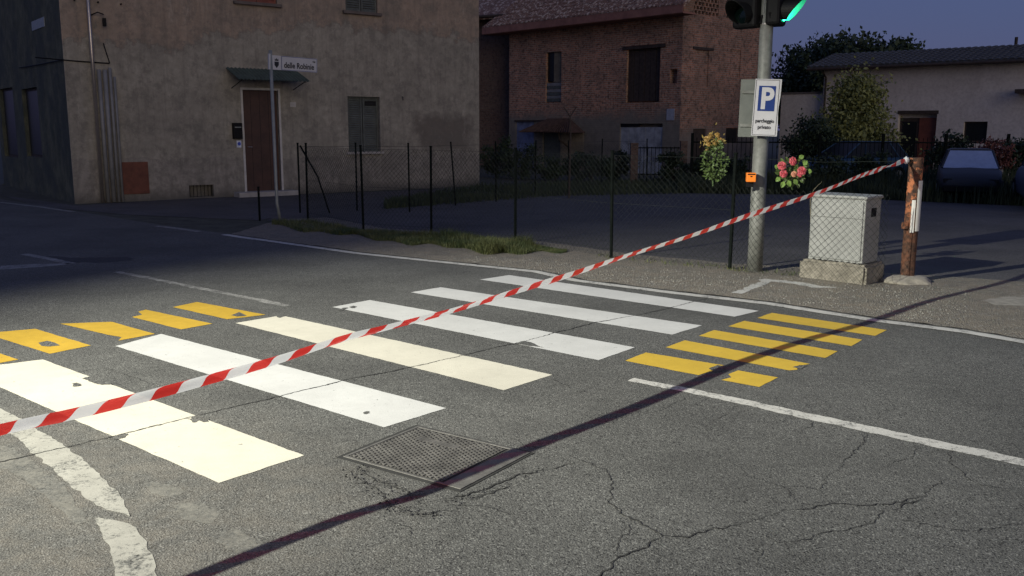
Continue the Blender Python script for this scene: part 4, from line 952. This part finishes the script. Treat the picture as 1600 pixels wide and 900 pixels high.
b = MB(); ncol = int((re-le)/.19); nrow = 13; sl_ = Vector((0, ry_+ov, rz_-zr)); ln_ = sl_.length; sl_.normalize()
for i in range(ncol):
    x_ = le+.1+(re-le-.15)*i/(ncol-1)
    for j in range(nrow):
        s0 = ln_*j/nrow-.05; s1 = ln_*(j+1)/nrow+.02; jt = random.uniform(-.012, .012); lift = .035+random.uniform(0, .012)
        for (ss_, rr_, lf) in ((s0, .085, lift+.02), (s1, .072, lift)):
            pass
        a_ = Vector((x_+jt, -ov, zr)) + sl_*s0 + Vector((0, 0, lift)); c_ = Vector((x_, -ov, zr)) + sl_*s1 + Vector((0, 0, lift-.02)); vs = []
        for (q_, rr_) in ((a_, .088), (c_, .07)):
            for kk in range(5): an = math.pi*kk/4; vs.append((q_.x+rr_*math.cos(an), q_.y, q_.z-.03+rr_*.75*math.sin(an)))
        b.add(vs, [(kk, kk+1, kk+6, kk+5) for kk in range(4)] + [(4, 3, 2, 1, 0)])
stuff(w2.build(b, 'roof_tiles', M_tile))
# ---- low brick wing behind, left of the farmhouse
h3 = thing('brick_outbuilding', 'darker low brick wing squeezed between the plastered house and the brick farmhouse', 'house', Vector((-4.5, 45.5, 0)), R(-28))
w3 = Wall(h3, Matrix.Identity(4)); b = MB(); b.box((0, 0, -.1), (6.5, 5, 6.9)); w3.build(b, 'wall', M_brickdark)
b = MB(); b.add([(-.5, -.7, 6.75), (7, -.7, 6.75), (7, 2.5, 8.7), (-.5, 2.5, 8.7), (-.5, -.7, 6.6), (7, -.7, 6.6), (7, 2.5, 8.5), (-.5, 2.5, 8.5), ], [(0, 1, 2, 3), (7, 6, 5, 4), (4, 5, 1, 0), (5, 6, 2, 1), (7, 4, 0, 3), (3, 2, 6, 7)]); w3.build(b, 'roof', M_tile)
b = MB(); b.tube([(-.5, -.78, 6.72), (7, -.78, 6.72)], .07, 8); w3.build(b, 'gutter', M_wooddark)

# ---- white house on the right
A4, B4 = Vector((13.15, 39.6, 0)), Vector((19.05, 34.5, 0)); L4 = (B4-A4).length
h4 = thing('white_house', 'low whitewashed house with dark tiled roof and red-brown door, at the right edge', 'house', A4, math.atan2(B4.y-A4.y, B4.x-A4.x))
w4 = Wall(h4, Matrix.Identity(4)); E4 = 4.38
por = w4.rect(1401, 178, 1461, 262); por = (por[0], 0, por[2], por[3]); wn = w4.rect(1505, 190, 1542, 222)
w4.panel('front_wall', M_whiteplaster, 0, L4, -.1, E4, [por, wn], .35)
px0 = por[0]; pw = por[2]-por[0]
w4.box('house_door', M_redwood, (px0+pw*.52, .20, 0), (por[2]-.003, .25, por[3]-.15))
gd_ = w4.box('glazed_door', M_wooddark, (px0+.003, .24, 0), (px0+pw*.515, .28, por[3]-.15)); w4.box('pane', M_glassdark, (px0+.1, .232, .4), (px0+pw*.45, .2385, por[3]-.3), parent=gd_)
w4.box('door_lintel', M_wooddark, (px0-.03, -.01, por[3]-.001), (por[2]+.05, .03, por[3]+.13))
wf_ = w4.box('window_frame', M_wooddark, (wn[0]+.003, .14, wn[1]+.003), (wn[2]-.003, .18, wn[3]-.003)); w4.box('pane', M_glassdark, (wn[0]+.06, .132, wn[1]+.06), (wn[2]-.06, .1385, wn[3]-.06), parent=wf_)
wr = Wall(h4, Matrix.Translation((L4, 0, 0)) @ Matrix.Rotation(R(90), 4, 'Z')); b = MB(); RD = 4.4
b.poly([(0, 0, -.1), (RD, 0, -.1), (RD, 0, E4), (RD/2, 0, E4+.52), (0, 0, E4)]); b.poly([(0, .3, -.1), (0, .3, E4), (RD/2, .3, E4+.52), (RD, .3, E4), (RD, .3, -.1)]); wr.build(b, 'gable_wall', M_whiteplaster)
b = MB(); b.box((.001, .01, -.1), (.25, RD, E4)); b.box((.26, RD-.2, -.1), (L4, RD, E4)); w4.build(b, 'rear_wall', M_whiteplaster)
w4.box('projecting_beam', M_wooddark, (L4-.35, -.6, 3.05), (L4+.6, -.005, 3.2))
b = MB(); o_ = .55; zz_ = E4+.02
for (ya, za_, yb_, zb_) in ((-o_, zz_-.10, RD/2, zz_+.60), (RD+o_, zz_-.10, RD/2+.001, zz_+.60)):
    b.add([(-.5, ya, za_), (L4+.5, ya, za_), (L4+.5, yb_, zb_), (-.5, yb_, zb_), (-.5, ya, za_-.14), (L4+.5, ya, za_-.14), (L4+.5, yb_, zb_-.14), (-.5, yb_, zb_-.14)], [(0, 1, 2, 3), (7, 6, 5, 4), (4, 5, 1, 0), (5, 6, 2, 1), (6, 7, 3, 2), (7, 4, 0, 3)])
rf4 = w4.build(b, 'roof', M_tile_dark)
b = MB(); b.tube([(-.5, -o_-.06, zz_-.2), (L4+.5, -o_-.06, zz_-.2)], .06, 8); b.tube([(.12, -o_-.06, zz_-.22), (.12, -.08, zz_-.55), (.12, -.08, 0)], .045, 8); w4.build(b, 'gutter', M_wooddark)
b = MB(); ncol = int((L4+1)/.24); sl_ = Vector((0, RD/2+o_, .70)); ln_ = sl_.length; sl_.normalize()
for i in range(ncol):
    x_ = -.45+(L4+.9)*i/(ncol-1)
    for j in range(9):
        a_ = Vector((x_, -o_, zz_-.10)) + sl_*(ln_*j/9-.04) + Vector((0, 0, .035+random.uniform(0, .01))); c_ = Vector((x_, -o_, zz_-.10)) + sl_*(ln_*(j+1)/9) + Vector((0, 0, .01)); vs = []
        for (q_, rr_) in ((a_, .10), (c_, .085)):
            for kk in range(4): an = math.pi*kk/3; vs.append((q_.x+rr_*math.cos(an), q_.y, q_.z-.02+rr_*.5*math.sin(an)))
        b.add(vs, [(kk, kk+1, kk+5, kk+4) for kk in range(3)] + [(3, 2, 1, 0)])
stuff(w4.build(b, 'roof_tiles', M_tile_dark))
b = MB(); b.tube([(L4*.86, RD/2, zz_+.5), (L4*.86, RD/2, zz_+.9)], .06, 8); w4.build(b, 'vent_pipe', M_wooddark)
an = thing('annex_wall', 'low pale garden wall joining the white house on its left', 'wall', D(1215, 266, 41), R(-38))
b = MB(); b.box((0, 0, -.1), (3.0, .25, 3.30)); b.build('wall', M_whiteplaster, an); b = MB(); b.box((-.05, -.05, 3.302), (3.05, .3, 3.38)); b.build('coping', M_stonedark, an)

# ---- gate and pillars in front of the farmhouse
gp0 = D(990, 272, 30.5); gp0.z = 0
gt = thing('metal_gate', 'dark metal garden gate between brick pillars before the brick farmhouse', 'gate', gp0)
for (x_, w_, h_) in ((0, .24, 1.28), (1.62, .22, 1.35)):
    b = MB(); b.box((x_-w_/2, -.12, 0), (x_+w_/2, .12, h_)); b.build('pillar', M_brickdark, gt)
for z_ in (.25, 1.12): b = MB(); b.tube([(.13, 0, z_), (1.5, 0, z_)], .022, 6); b.build('rail', M_post, gt)
for k in range(11): b = MB(); b.tube([(.2+k*.125, 0, .12), (.2+k*.125, 0, 1.16)], .011, 5); b.build('bar', M_post, gt)
gp1 = D(1080, 270, 27.0); gp1.z = 0
rl = thing('iron_railing', 'dark iron railing with thin bars running in front of the white house garden', 'fence', gp1)
x_end = 13.2
for z_ in (.18, 1.36): b = MB(); b.tube([(0, 0, z_), (6.3, .2, z_), (x_end, .6, z_)], .022, 6); b.build('rail', M_post, rl)
for k in range(8):
    x_ = x_end*k/7; b = MB(); b.box((x_-.035, .6*x_/x_end-.035, 0), (x_+.035, .6*x_/x_end+.035, 1.62)); b.build('railing_post', M_post, rl)
bar = MB(); bar.tube([(0, 0, .1), (0, 0, 1.44)], .009, 4); bar.tube([(0, 0, 1.44), (0, 0, 1.52)], [.015, .002], 4)
b0 = None
for k in range(1, 100):
    x_ = x_end*k/100
    if b0 is None: b0 = bar.build('railing_bar', M_post, rl); ob_ = b0
    else: ob_ = b0.copy(); SC.collection.objects.link(ob_); ob_.parent = rl
    ob_.location = (x_, .6*x_/x_end, 0)

# ------------------------------------------------------------------ vegetation
def leaf_cloud(b, c, rad, n, size, shape='ell', seed=0, clump=1.0, droop=0):
    r = np.random.default_rng(seed); c = Vector(c); k = 0
    nc = max(6, int(n/55)); centers = []
    for i in range(nc):
        if shape == 'cone':
            t = r.random()**1.6; a = r.random()*6.283; q = (r.random()**.4)*(1-t)**.85; centers.append((math.cos(a)*q*rad[0], math.sin(a)*q*rad[1], (t*2-1)*rad[2]))
        else:
            v = r.normal(size=3); v /= np.linalg.norm(v); q = r.random()**.4; centers.append((v[0]*q*rad[0], v[1]*q*rad[1], v[2]*q*rad[2]))
    cs = np.array(centers); pick = r.integers(0, nc, n); sp = min(rad)*.20*clump
    P = cs[pick] + r.normal(size=(n, 3))*sp*np.array([1, 1, .75])
    d = r.normal(size=(n, 3)); d[:, 2] -= droop; d /= np.linalg.norm(d, axis=1)[:, None]; e = r.normal(size=(n, 3)); e = np.cross(d, e); e /= np.linalg.norm(e, axis=1)[:, None]
    sz = size*r.uniform(.6, 1.35, (n, 1)); P = P+np.array(c)
    V = np.stack([P, P+d*sz*.5+e*sz*.28, P+d*sz, P+d*sz*.5-e*sz*.28], 1).reshape(-1, 3)
    V[:, 2] = np.maximum(V[:, 2], .01); base = len(b.v); b.v += [tuple(v) for v in V.tolist()]
    b.f += [(base+4*i, base+4*i+1, base+4*i+2, base+4*i+3) for i in range(n)]; b.m += [0]*n
def tree(label, base, h, rad, mat, n, size, shape='ell', name='tree', zc=None, seed=1, cat='tree', clump=1.0, limbs=7):
    t = thing(name, label, cat, base, 0, 'trees by the white house' if cat == 'tree' else 'shrubs in front of the houses'); rr_ = np.random.default_rng(seed); zc = zc if zc is not None else h-rad[2]
    b = MB(); b.tube([(0, 0, -.05), (.03*h*.2, 0, h*.3), (-.02*h*.2, .02, zc+rad[2]*.5)], [.035*h*.45+.01, .025*h*.4+.008, .012], 8)
    for i in range(limbs):
        a = rr_.random()*6.28; z0 = zc-rad[2]*.7+rr_.random()*rad[2]*.8; q = Vector((math.cos(a)*rad[0]*.65, math.sin(a)*rad[1]*.65, z0+rad[2]*.45))
        b.tube([(0, 0, max(.1, z0-.2)), q*.5+Vector((0, 0, z0*.5)), q], [.012*h*.3+.006, .008*h*.3+.004, .004], 5)
    b.build('trunk', M_bark, t); b = MB(); leaf_cloud(b, (0, 0, zc), rad, n, size, shape, seed, clump); stuff(b.build('crown', mat, t)); return t
def gy(px, y):  # ground point at image column px and distance y
    p = D(px, 260, y); p.z = 0; return p
tree('conical yellow-green tree in front of the white house wall', gy(1332, 33), 3.95, (1.75, 1.4, 1.62), M_leafyellow, 20000, .14, 'cone', seed=3, zc=1.75, clump=1.25, limbs=3)
b_ = tree('round dark shrub left of the yellow-green tree', gy(1262, 31), 2.15, (.72, .7, .85), M_leafdark, 4500, .12, seed=4, name='shrub', cat='shrub')
tree('large dark tree rising behind the white house roof', gy(1318, 56), 7.1, (3.4, 3, 2.3), M_leafdark, 14000, .30, seed=5, clump=.8)
tree('dark tree behind the left end of the white house roof', gy(1270, 60), 7.0, (2.7, 2.5, 2.2), M_leafdark, 8000, .30, seed=6)
tree('low dark tree seen just right of the mast', gy(1228, 58), 4.9, (1.6, 1.6, 1.6), M_leafdark, 5000, .26, seed=7)
tree('dark tree tip showing above the middle of the white house roof', gy(1385, 58), 7.6, (1.5, 1.5, 1.5), M_leafdark, 3000, .28, seed=17)
tree('reddish-leaved shrub behind the railing at the right', gy(1548, 26.5), 1.45, (.65, .5, .50), M_leafred, 2600, .09, seed=8, name='shrub', cat='shrub')
tree('dark shrub beside the red-brown door behind the railing', gy(1478, 29), 1.75, (.65, .5, .7), M_leafdark, 2600, .11, seed=9, name='shrub', cat='shrub')
tree('dark bush at the far right behind the railing', gy(1596, 27), 1.6, (.6, .5, .65), M_leafdark, 2200, .10, seed=19, name='shrub', cat='shrub')
for i, (px, y, h_, r_, lb) in enumerate([(775, 33, 1.45, .75, 'dark bush beside the corner of the plastered house'), (815, 32, 1.2, .8, 'dark bush below the faded blue door'), (868, 31.5, .75, .7, 'low dark bush below the tiled canopy'),
        (925, 31, .95, .85, 'dark bush between the tiled canopy and the gate'), (965, 31.5, 1.05, .6, 'dark bush just left of the gate pillar'), (1052, 30, 1.0, .6, 'dark bush just right of the garden gate'), (1104, 29.4, .85, .6, 'dark bush behind the orange-flowered bouquet'), (1150, 28.6, .95, .6, 'dark bush left of the mast foot'), (1288, 26.2, 1.05, .62, 'dark bush before the rear of the blue car'), (1362, 26.4, 1.15, .62, 'dark bush before the front of the blue car')]):
    tree(lb, gy(px, y), h_, (r_, r_*.6, h_*.5), M_leafdark, 1900, .10, seed=30+i, name='shrub', cat='shrub', zc=h_*.5, limbs=4)
st = thing('forked_stake', 'thin forked wooden stake standing before the tiled canopy', 'stake', G(889, 309))
b = MB(); b.tube([(0, 0, 0), (.02, 0, 1.6), (.0, 0, 2.05)], [.03, .022, .02], 6); b.build('stem', M_bark, st)
for s_ in (-1, 1): b = MB(); b.tube([(0, 0, 2.03), (s_*.16, 0, 2.28)], [.018, .012], 5); b.build('fork', M_bark, st)

def grass(poly_fn, n, h0, h1, mat, name, label, seed, wdt=.006, lean=.5):
    r = np.random.default_rng(seed); b = MB()
    for i in range(n):
        p, k = poly_fn(r)
        hh = r.uniform(h0, h1)*k; a = r.random()*6.28; dx_, dy_ = math.cos(a), math.sin(a); le_ = hh*lean*r.random(); w_ = wdt*(.6+.8*r.random())
        b.add([(p.x-dy_*w_, p.y+dx_*w_, 0), (p.x+dy_*w_, p.y-dx_*w_, 0), (p.x+dx_*le_*.4+dy_*w_*.7, p.y+dy_*le_*.4-dx_*w_*.7, hh*.6), (p.x+dx_*le_*.4-dy_*w_*.7, p.y+dy_*le_*.4+dx_*w_*.7, hh*.6), (p.x+dx_*le_, p.y+dy_*le_, hh)], [(0, 1, 2, 3), (3, 2, 4)])
    return tag(b.build(name, mat), label, 'grass', kind='stuff')
topl = [(425, 348), (480, 345), (568, 361), (674, 368), (770, 374), (808, 380), (880, 392)]; botl = [(425, 352), (500, 364), (600, 376), (700, 388), (770, 396), (830, 398), (885, 394)]
def verge(r):
    t = r.random()**.75; u = r.random(); x = 425+460*t
    ya = np.interp(x, [q[0] for q in topl], [q[1] for q in topl]); yb = np.interp(x, [q[0] for q in botl], [q[1] for q in botl]) + 2*math.sin(x*.11)+2*math.sin(x*.043)
    p = G(x, ya+(yb-ya)*u); k = .55+.9*max(0, mnoise.noise(Vector((p.x*1.3, p.y*1.3, 2)))+.35)
    if x > 835: k *= .5
    return p, k*(1.25 if 690 < x < 830 else .8)
grass(verge, 30000, .03, .135, M_grass, 'verge_grass', 'tufts of green and yellowish grass along the foot of the roadside fence', 5, .0035, 1.3)
def weeds(r):
    x = r.uniform(930, 1400); return G(x, np.interp(x, [930, 955, 1140, 1250, 1400], [400, 404, 421, 430, 436])+r.uniform(-4, 3)), .6
grass(weeds, 450, .02, .09, M_grass, 'fence_weeds', 'sparse short weeds at the foot of the sagging mesh', 8)
def backg(r):
    x = r.uniform(1060, 1640); yn = np.interp(x, [1060, 1250, 1400, 1600], [302, 304, 313, 322]); u = r.random(); f_ = 278
    a, c = G(x, yn), gy(x, 26.6 if x > 1080 else 29)
    p = a.lerp(c, u); return p, .45+.8*u*np.interp(x, [1060, 1200, 1300], [.5, .9, 1.1]) + (.45*(1-u) if 1420 < x < 1580 else 0)
grass(backg, 22000, .18, .62, M_grassdark, 'rough_grass', 'dark rough grass strip between the forecourt and the iron railing', 6, .014)
def backg2(r):
    x = r.uniform(600, 1075); yn = np.interp(x, [600, 860, 1100], [327, 307, 302]); ym = np.interp(x, [600, 750, 1100], [318, 291, 280]); p = G(x, yn+(ym-yn)*r.random()); return p, .6
grass(backg2, 9000, .08, .32, M_grassdark, 'rough_grass', 'dark thin grass before the brick farmhouse and rear fence', 7, .012)
wl_ = MB()

# ------------------------------------------------------------------ parked cars
def car(label, loc, rz, col, s=1.0, glass=None, tail=True):
    t = thing('parked_car', label, 'car', loc, rz, 'parked cars')
    paint = simple('car_paint', col, .55, var=.05); gl = glass or M_glassdark; tyre = M_black
    # local x forward, nose at +x
    prof = [(-2.0, .32, .80, .66), (-1.93, .26, .93, .76), (-1.5, .22, .97, .83), (-.8, .20, .96, .85), (.2, .20, .94, .85), (1.0, .20, .92, .84), (1.6, .24, .82, .80), (1.93, .28, .70, .72), (2.0, .34, .60, .62)]
    b = MB(); vs = []; fs = []; rg = []
    for (x, z0, z1, hw) in prof:
        ring = [(x, -hw*.86, z0), (x, -hw*.98, z0+.12), (x, -hw, (z0+z1)/2), (x, -hw*.96, z1-.07), (x, -hw*.86, z1), (x, 0, z1+.03), (x, hw*.86, z1), (x, hw*.96, z1-.07), (x, hw, (z0+z1)/2), (x, hw*.98, z0+.12), (x, hw*.86, z0)]
        vs += ring
    n = 11
    for i in range(len(prof)-1):
        for j in range(n): fs.append((i*n+j, i*n+(j+1) % n, (i+1)*n+(j+1) % n, (i+1)*n+j))
    fs += [tuple(range(n))[::-1], tuple(range((len(prof)-1)*n, len(prof)*n))]
    b.add([(x*s, y*s, z*s) for x, y, z in vs], fs); b.build('body', paint, t, smooth=True)
    lo = [(-1.72, .74), (-1.3, .77), (.15, .77), (.95, .74)]; hi = [(-1.35, .56), (-1.0, .60), (.0, .60), (.22, .57)]; zl, zh = .935, 1.42
    Lp = [Vector((x, -w, zl)) for x, w in lo] + [Vector((x, w, zl)) for x, w in lo[::-1]]; Hp = [Vector((x, -w, zh)) for x, w in hi] + [Vector((x, w, zh)) for x, w in hi[::-1]]
    b = MB(); b.add([v*s for v in Lp+Hp], [(0, 1, 9, 8), (1, 2, 10, 9), (2, 3, 11, 10), (4, 5, 13, 12), (5, 6, 14, 13), (6, 7, 15, 14)]); b.build('side_glass', M_glassdark, t)
    b = MB(); b.add([v*s for v in (Lp[3], Lp[4], Hp[4], Hp[3])], [(0, 1, 2, 3)]); b.build('windscreen', gl, t)
    b = MB(); b.add([v*s for v in (Lp[7], Lp[0], Hp[0], Hp[7])], [(0, 1, 2, 3)]); b.build('rear_window', M_glassdark, t)
    b = MB(); b.add([(v + Vector((0, 0, .003)))*s for v in Hp] + [(Vector((v.x*.9, v.y*.86, zh+.045)))*s for v in Hp], [tuple(range(8, 16))] + [(i, (i+1) % 8, 8+(i+1) % 8, 8+i) for i in range(8)]); b.build('roof', paint, t)
    for i in (0, 1, 2, 3, 4, 5, 6, 7):
        b = MB(); b.tube([Lp[i]*s, Hp[i]*s], .024*s, 6); b.build('pillar', paint, t)
    for (x, y) in ((-1.25, -.75), (-1.25, .75), (1.25, -.75), (1.25, .75)):
        b = MB(); b.tube([(x*s, (y-.10)*s, .31*s), (x*s, (y+.10)*s, .31*s)], .31*s, 22); w = b.build('tyre', tyre, t); b = MB(); q = math.copysign(.105, y); b.tube([(x*s, (y+q*.5)*s, .31*s), (x*s, (y+q)*s, .31*s)], .19*s, 16); b.build('rim', M_galv, t, parent=w)
    for y in (-.58, .58):
        b = MB(); b.bbox(((-2.015)*s, (y-.12)*s, .62*s), (-1.93*s, (y+.12)*s, .84*s), .02*s); b.build('tail_light', simple('tail_red', (.30, .01, .012), .3), t)
        b = MB(); b.bbox((1.88*s, (y-.13)*s, .56*s), (1.975*s, (y+.11)*s, .68*s), .02*s); b.build('headlight', M_glassdark, t)
    b = MB(); b.bbox((-2.06*s, -.74*s, .30*s), (-1.96*s, .74*s, .50*s), .03*s); b.build('rear_bumper', M_black, t); b = MB(); b.bbox((1.93*s, -.70*s, .30*s), (2.05*s, .70*s, .48*s), .03*s); b.build('front_bumper', M_black, t)
    return t
pale = simple('painted_sky_glass', (.40, .46, .56), .18, var=.1, metal=.55)  # pale base colour puts the sky's reflection into the glass
car('dark car parked nose-on behind the rough grass, with its windscreen coloured pale as reflected sky', Vector((11.68, 23.6, 0)), R(-114), (.02, .023, .03), .86, pale)
car('blue car half hidden behind bushes and the iron railing', Vector((10.9, 29.6, 0)), R(200), (.015, .055, .11), .93)
car('dark blue car at the right edge, seen from behind with its red tail light', Vector((12.35, 20.6, 0)), R(68), (.05, .06, .10), 1.0)

# ------------------------------------------------------------------ the floodlight that lights the crossing (stands out of frame on the left)
lp = thing('floodlight', 'tall steel floodlight mast with a lit lamp head aimed at the crossing', 'floodlight', (LAMP.x-.5, LAMP.y-.25, 0))
b = MB(); b.tube([(0, 0, 0), (0, 0, LAMP.z+.25)], [.09, .06], 14); b.build('mast', M_galv, lp, smooth=True)
dirv = (LAMP_AIM-LAMP).normalized(); hd = dirv.to_track_quat('X', 'Z').to_matrix().to_4x4(); hd.translation = Vector((.5, .25, LAMP.z)) - dirv*.12
b = MB(); b.box((-.22, -.2, -.15), (.04, .2, .15)); b.tube([(-.5, -.1, .1), (-.2, 0, 0)], .03, 6); b.build('lamp_head', M_black, lp, M=hd)
b = MB(); b.box((.041, -.17, -.12), (.05, .17, .12)); b.build('lamp_glass', lens_mat('lamp_glass', (1, .97, .9), 20), lp, M=hd)
ld = bpy.data.lights.new('lamp_beam', 'SPOT'); ld.energy = LAMP_W; ld.color = (1, .98, .85); ld.spot_size = R(47); ld.spot_blend = 1; ld.shadow_soft_size = .11
lo_ = bpy.data.objects.new('lamp_beam', ld); SC.collection.objects.link(lo_); lo_.parent = lp
lo_.matrix_basis = Matrix.Translation(LAMP-lp.matrix_basis.translation) @ dirv.to_track_quat('-Z', 'Y').to_matrix().to_4x4() @ Matrix.Diagonal((1, .80, 1, 1))   # oval beam
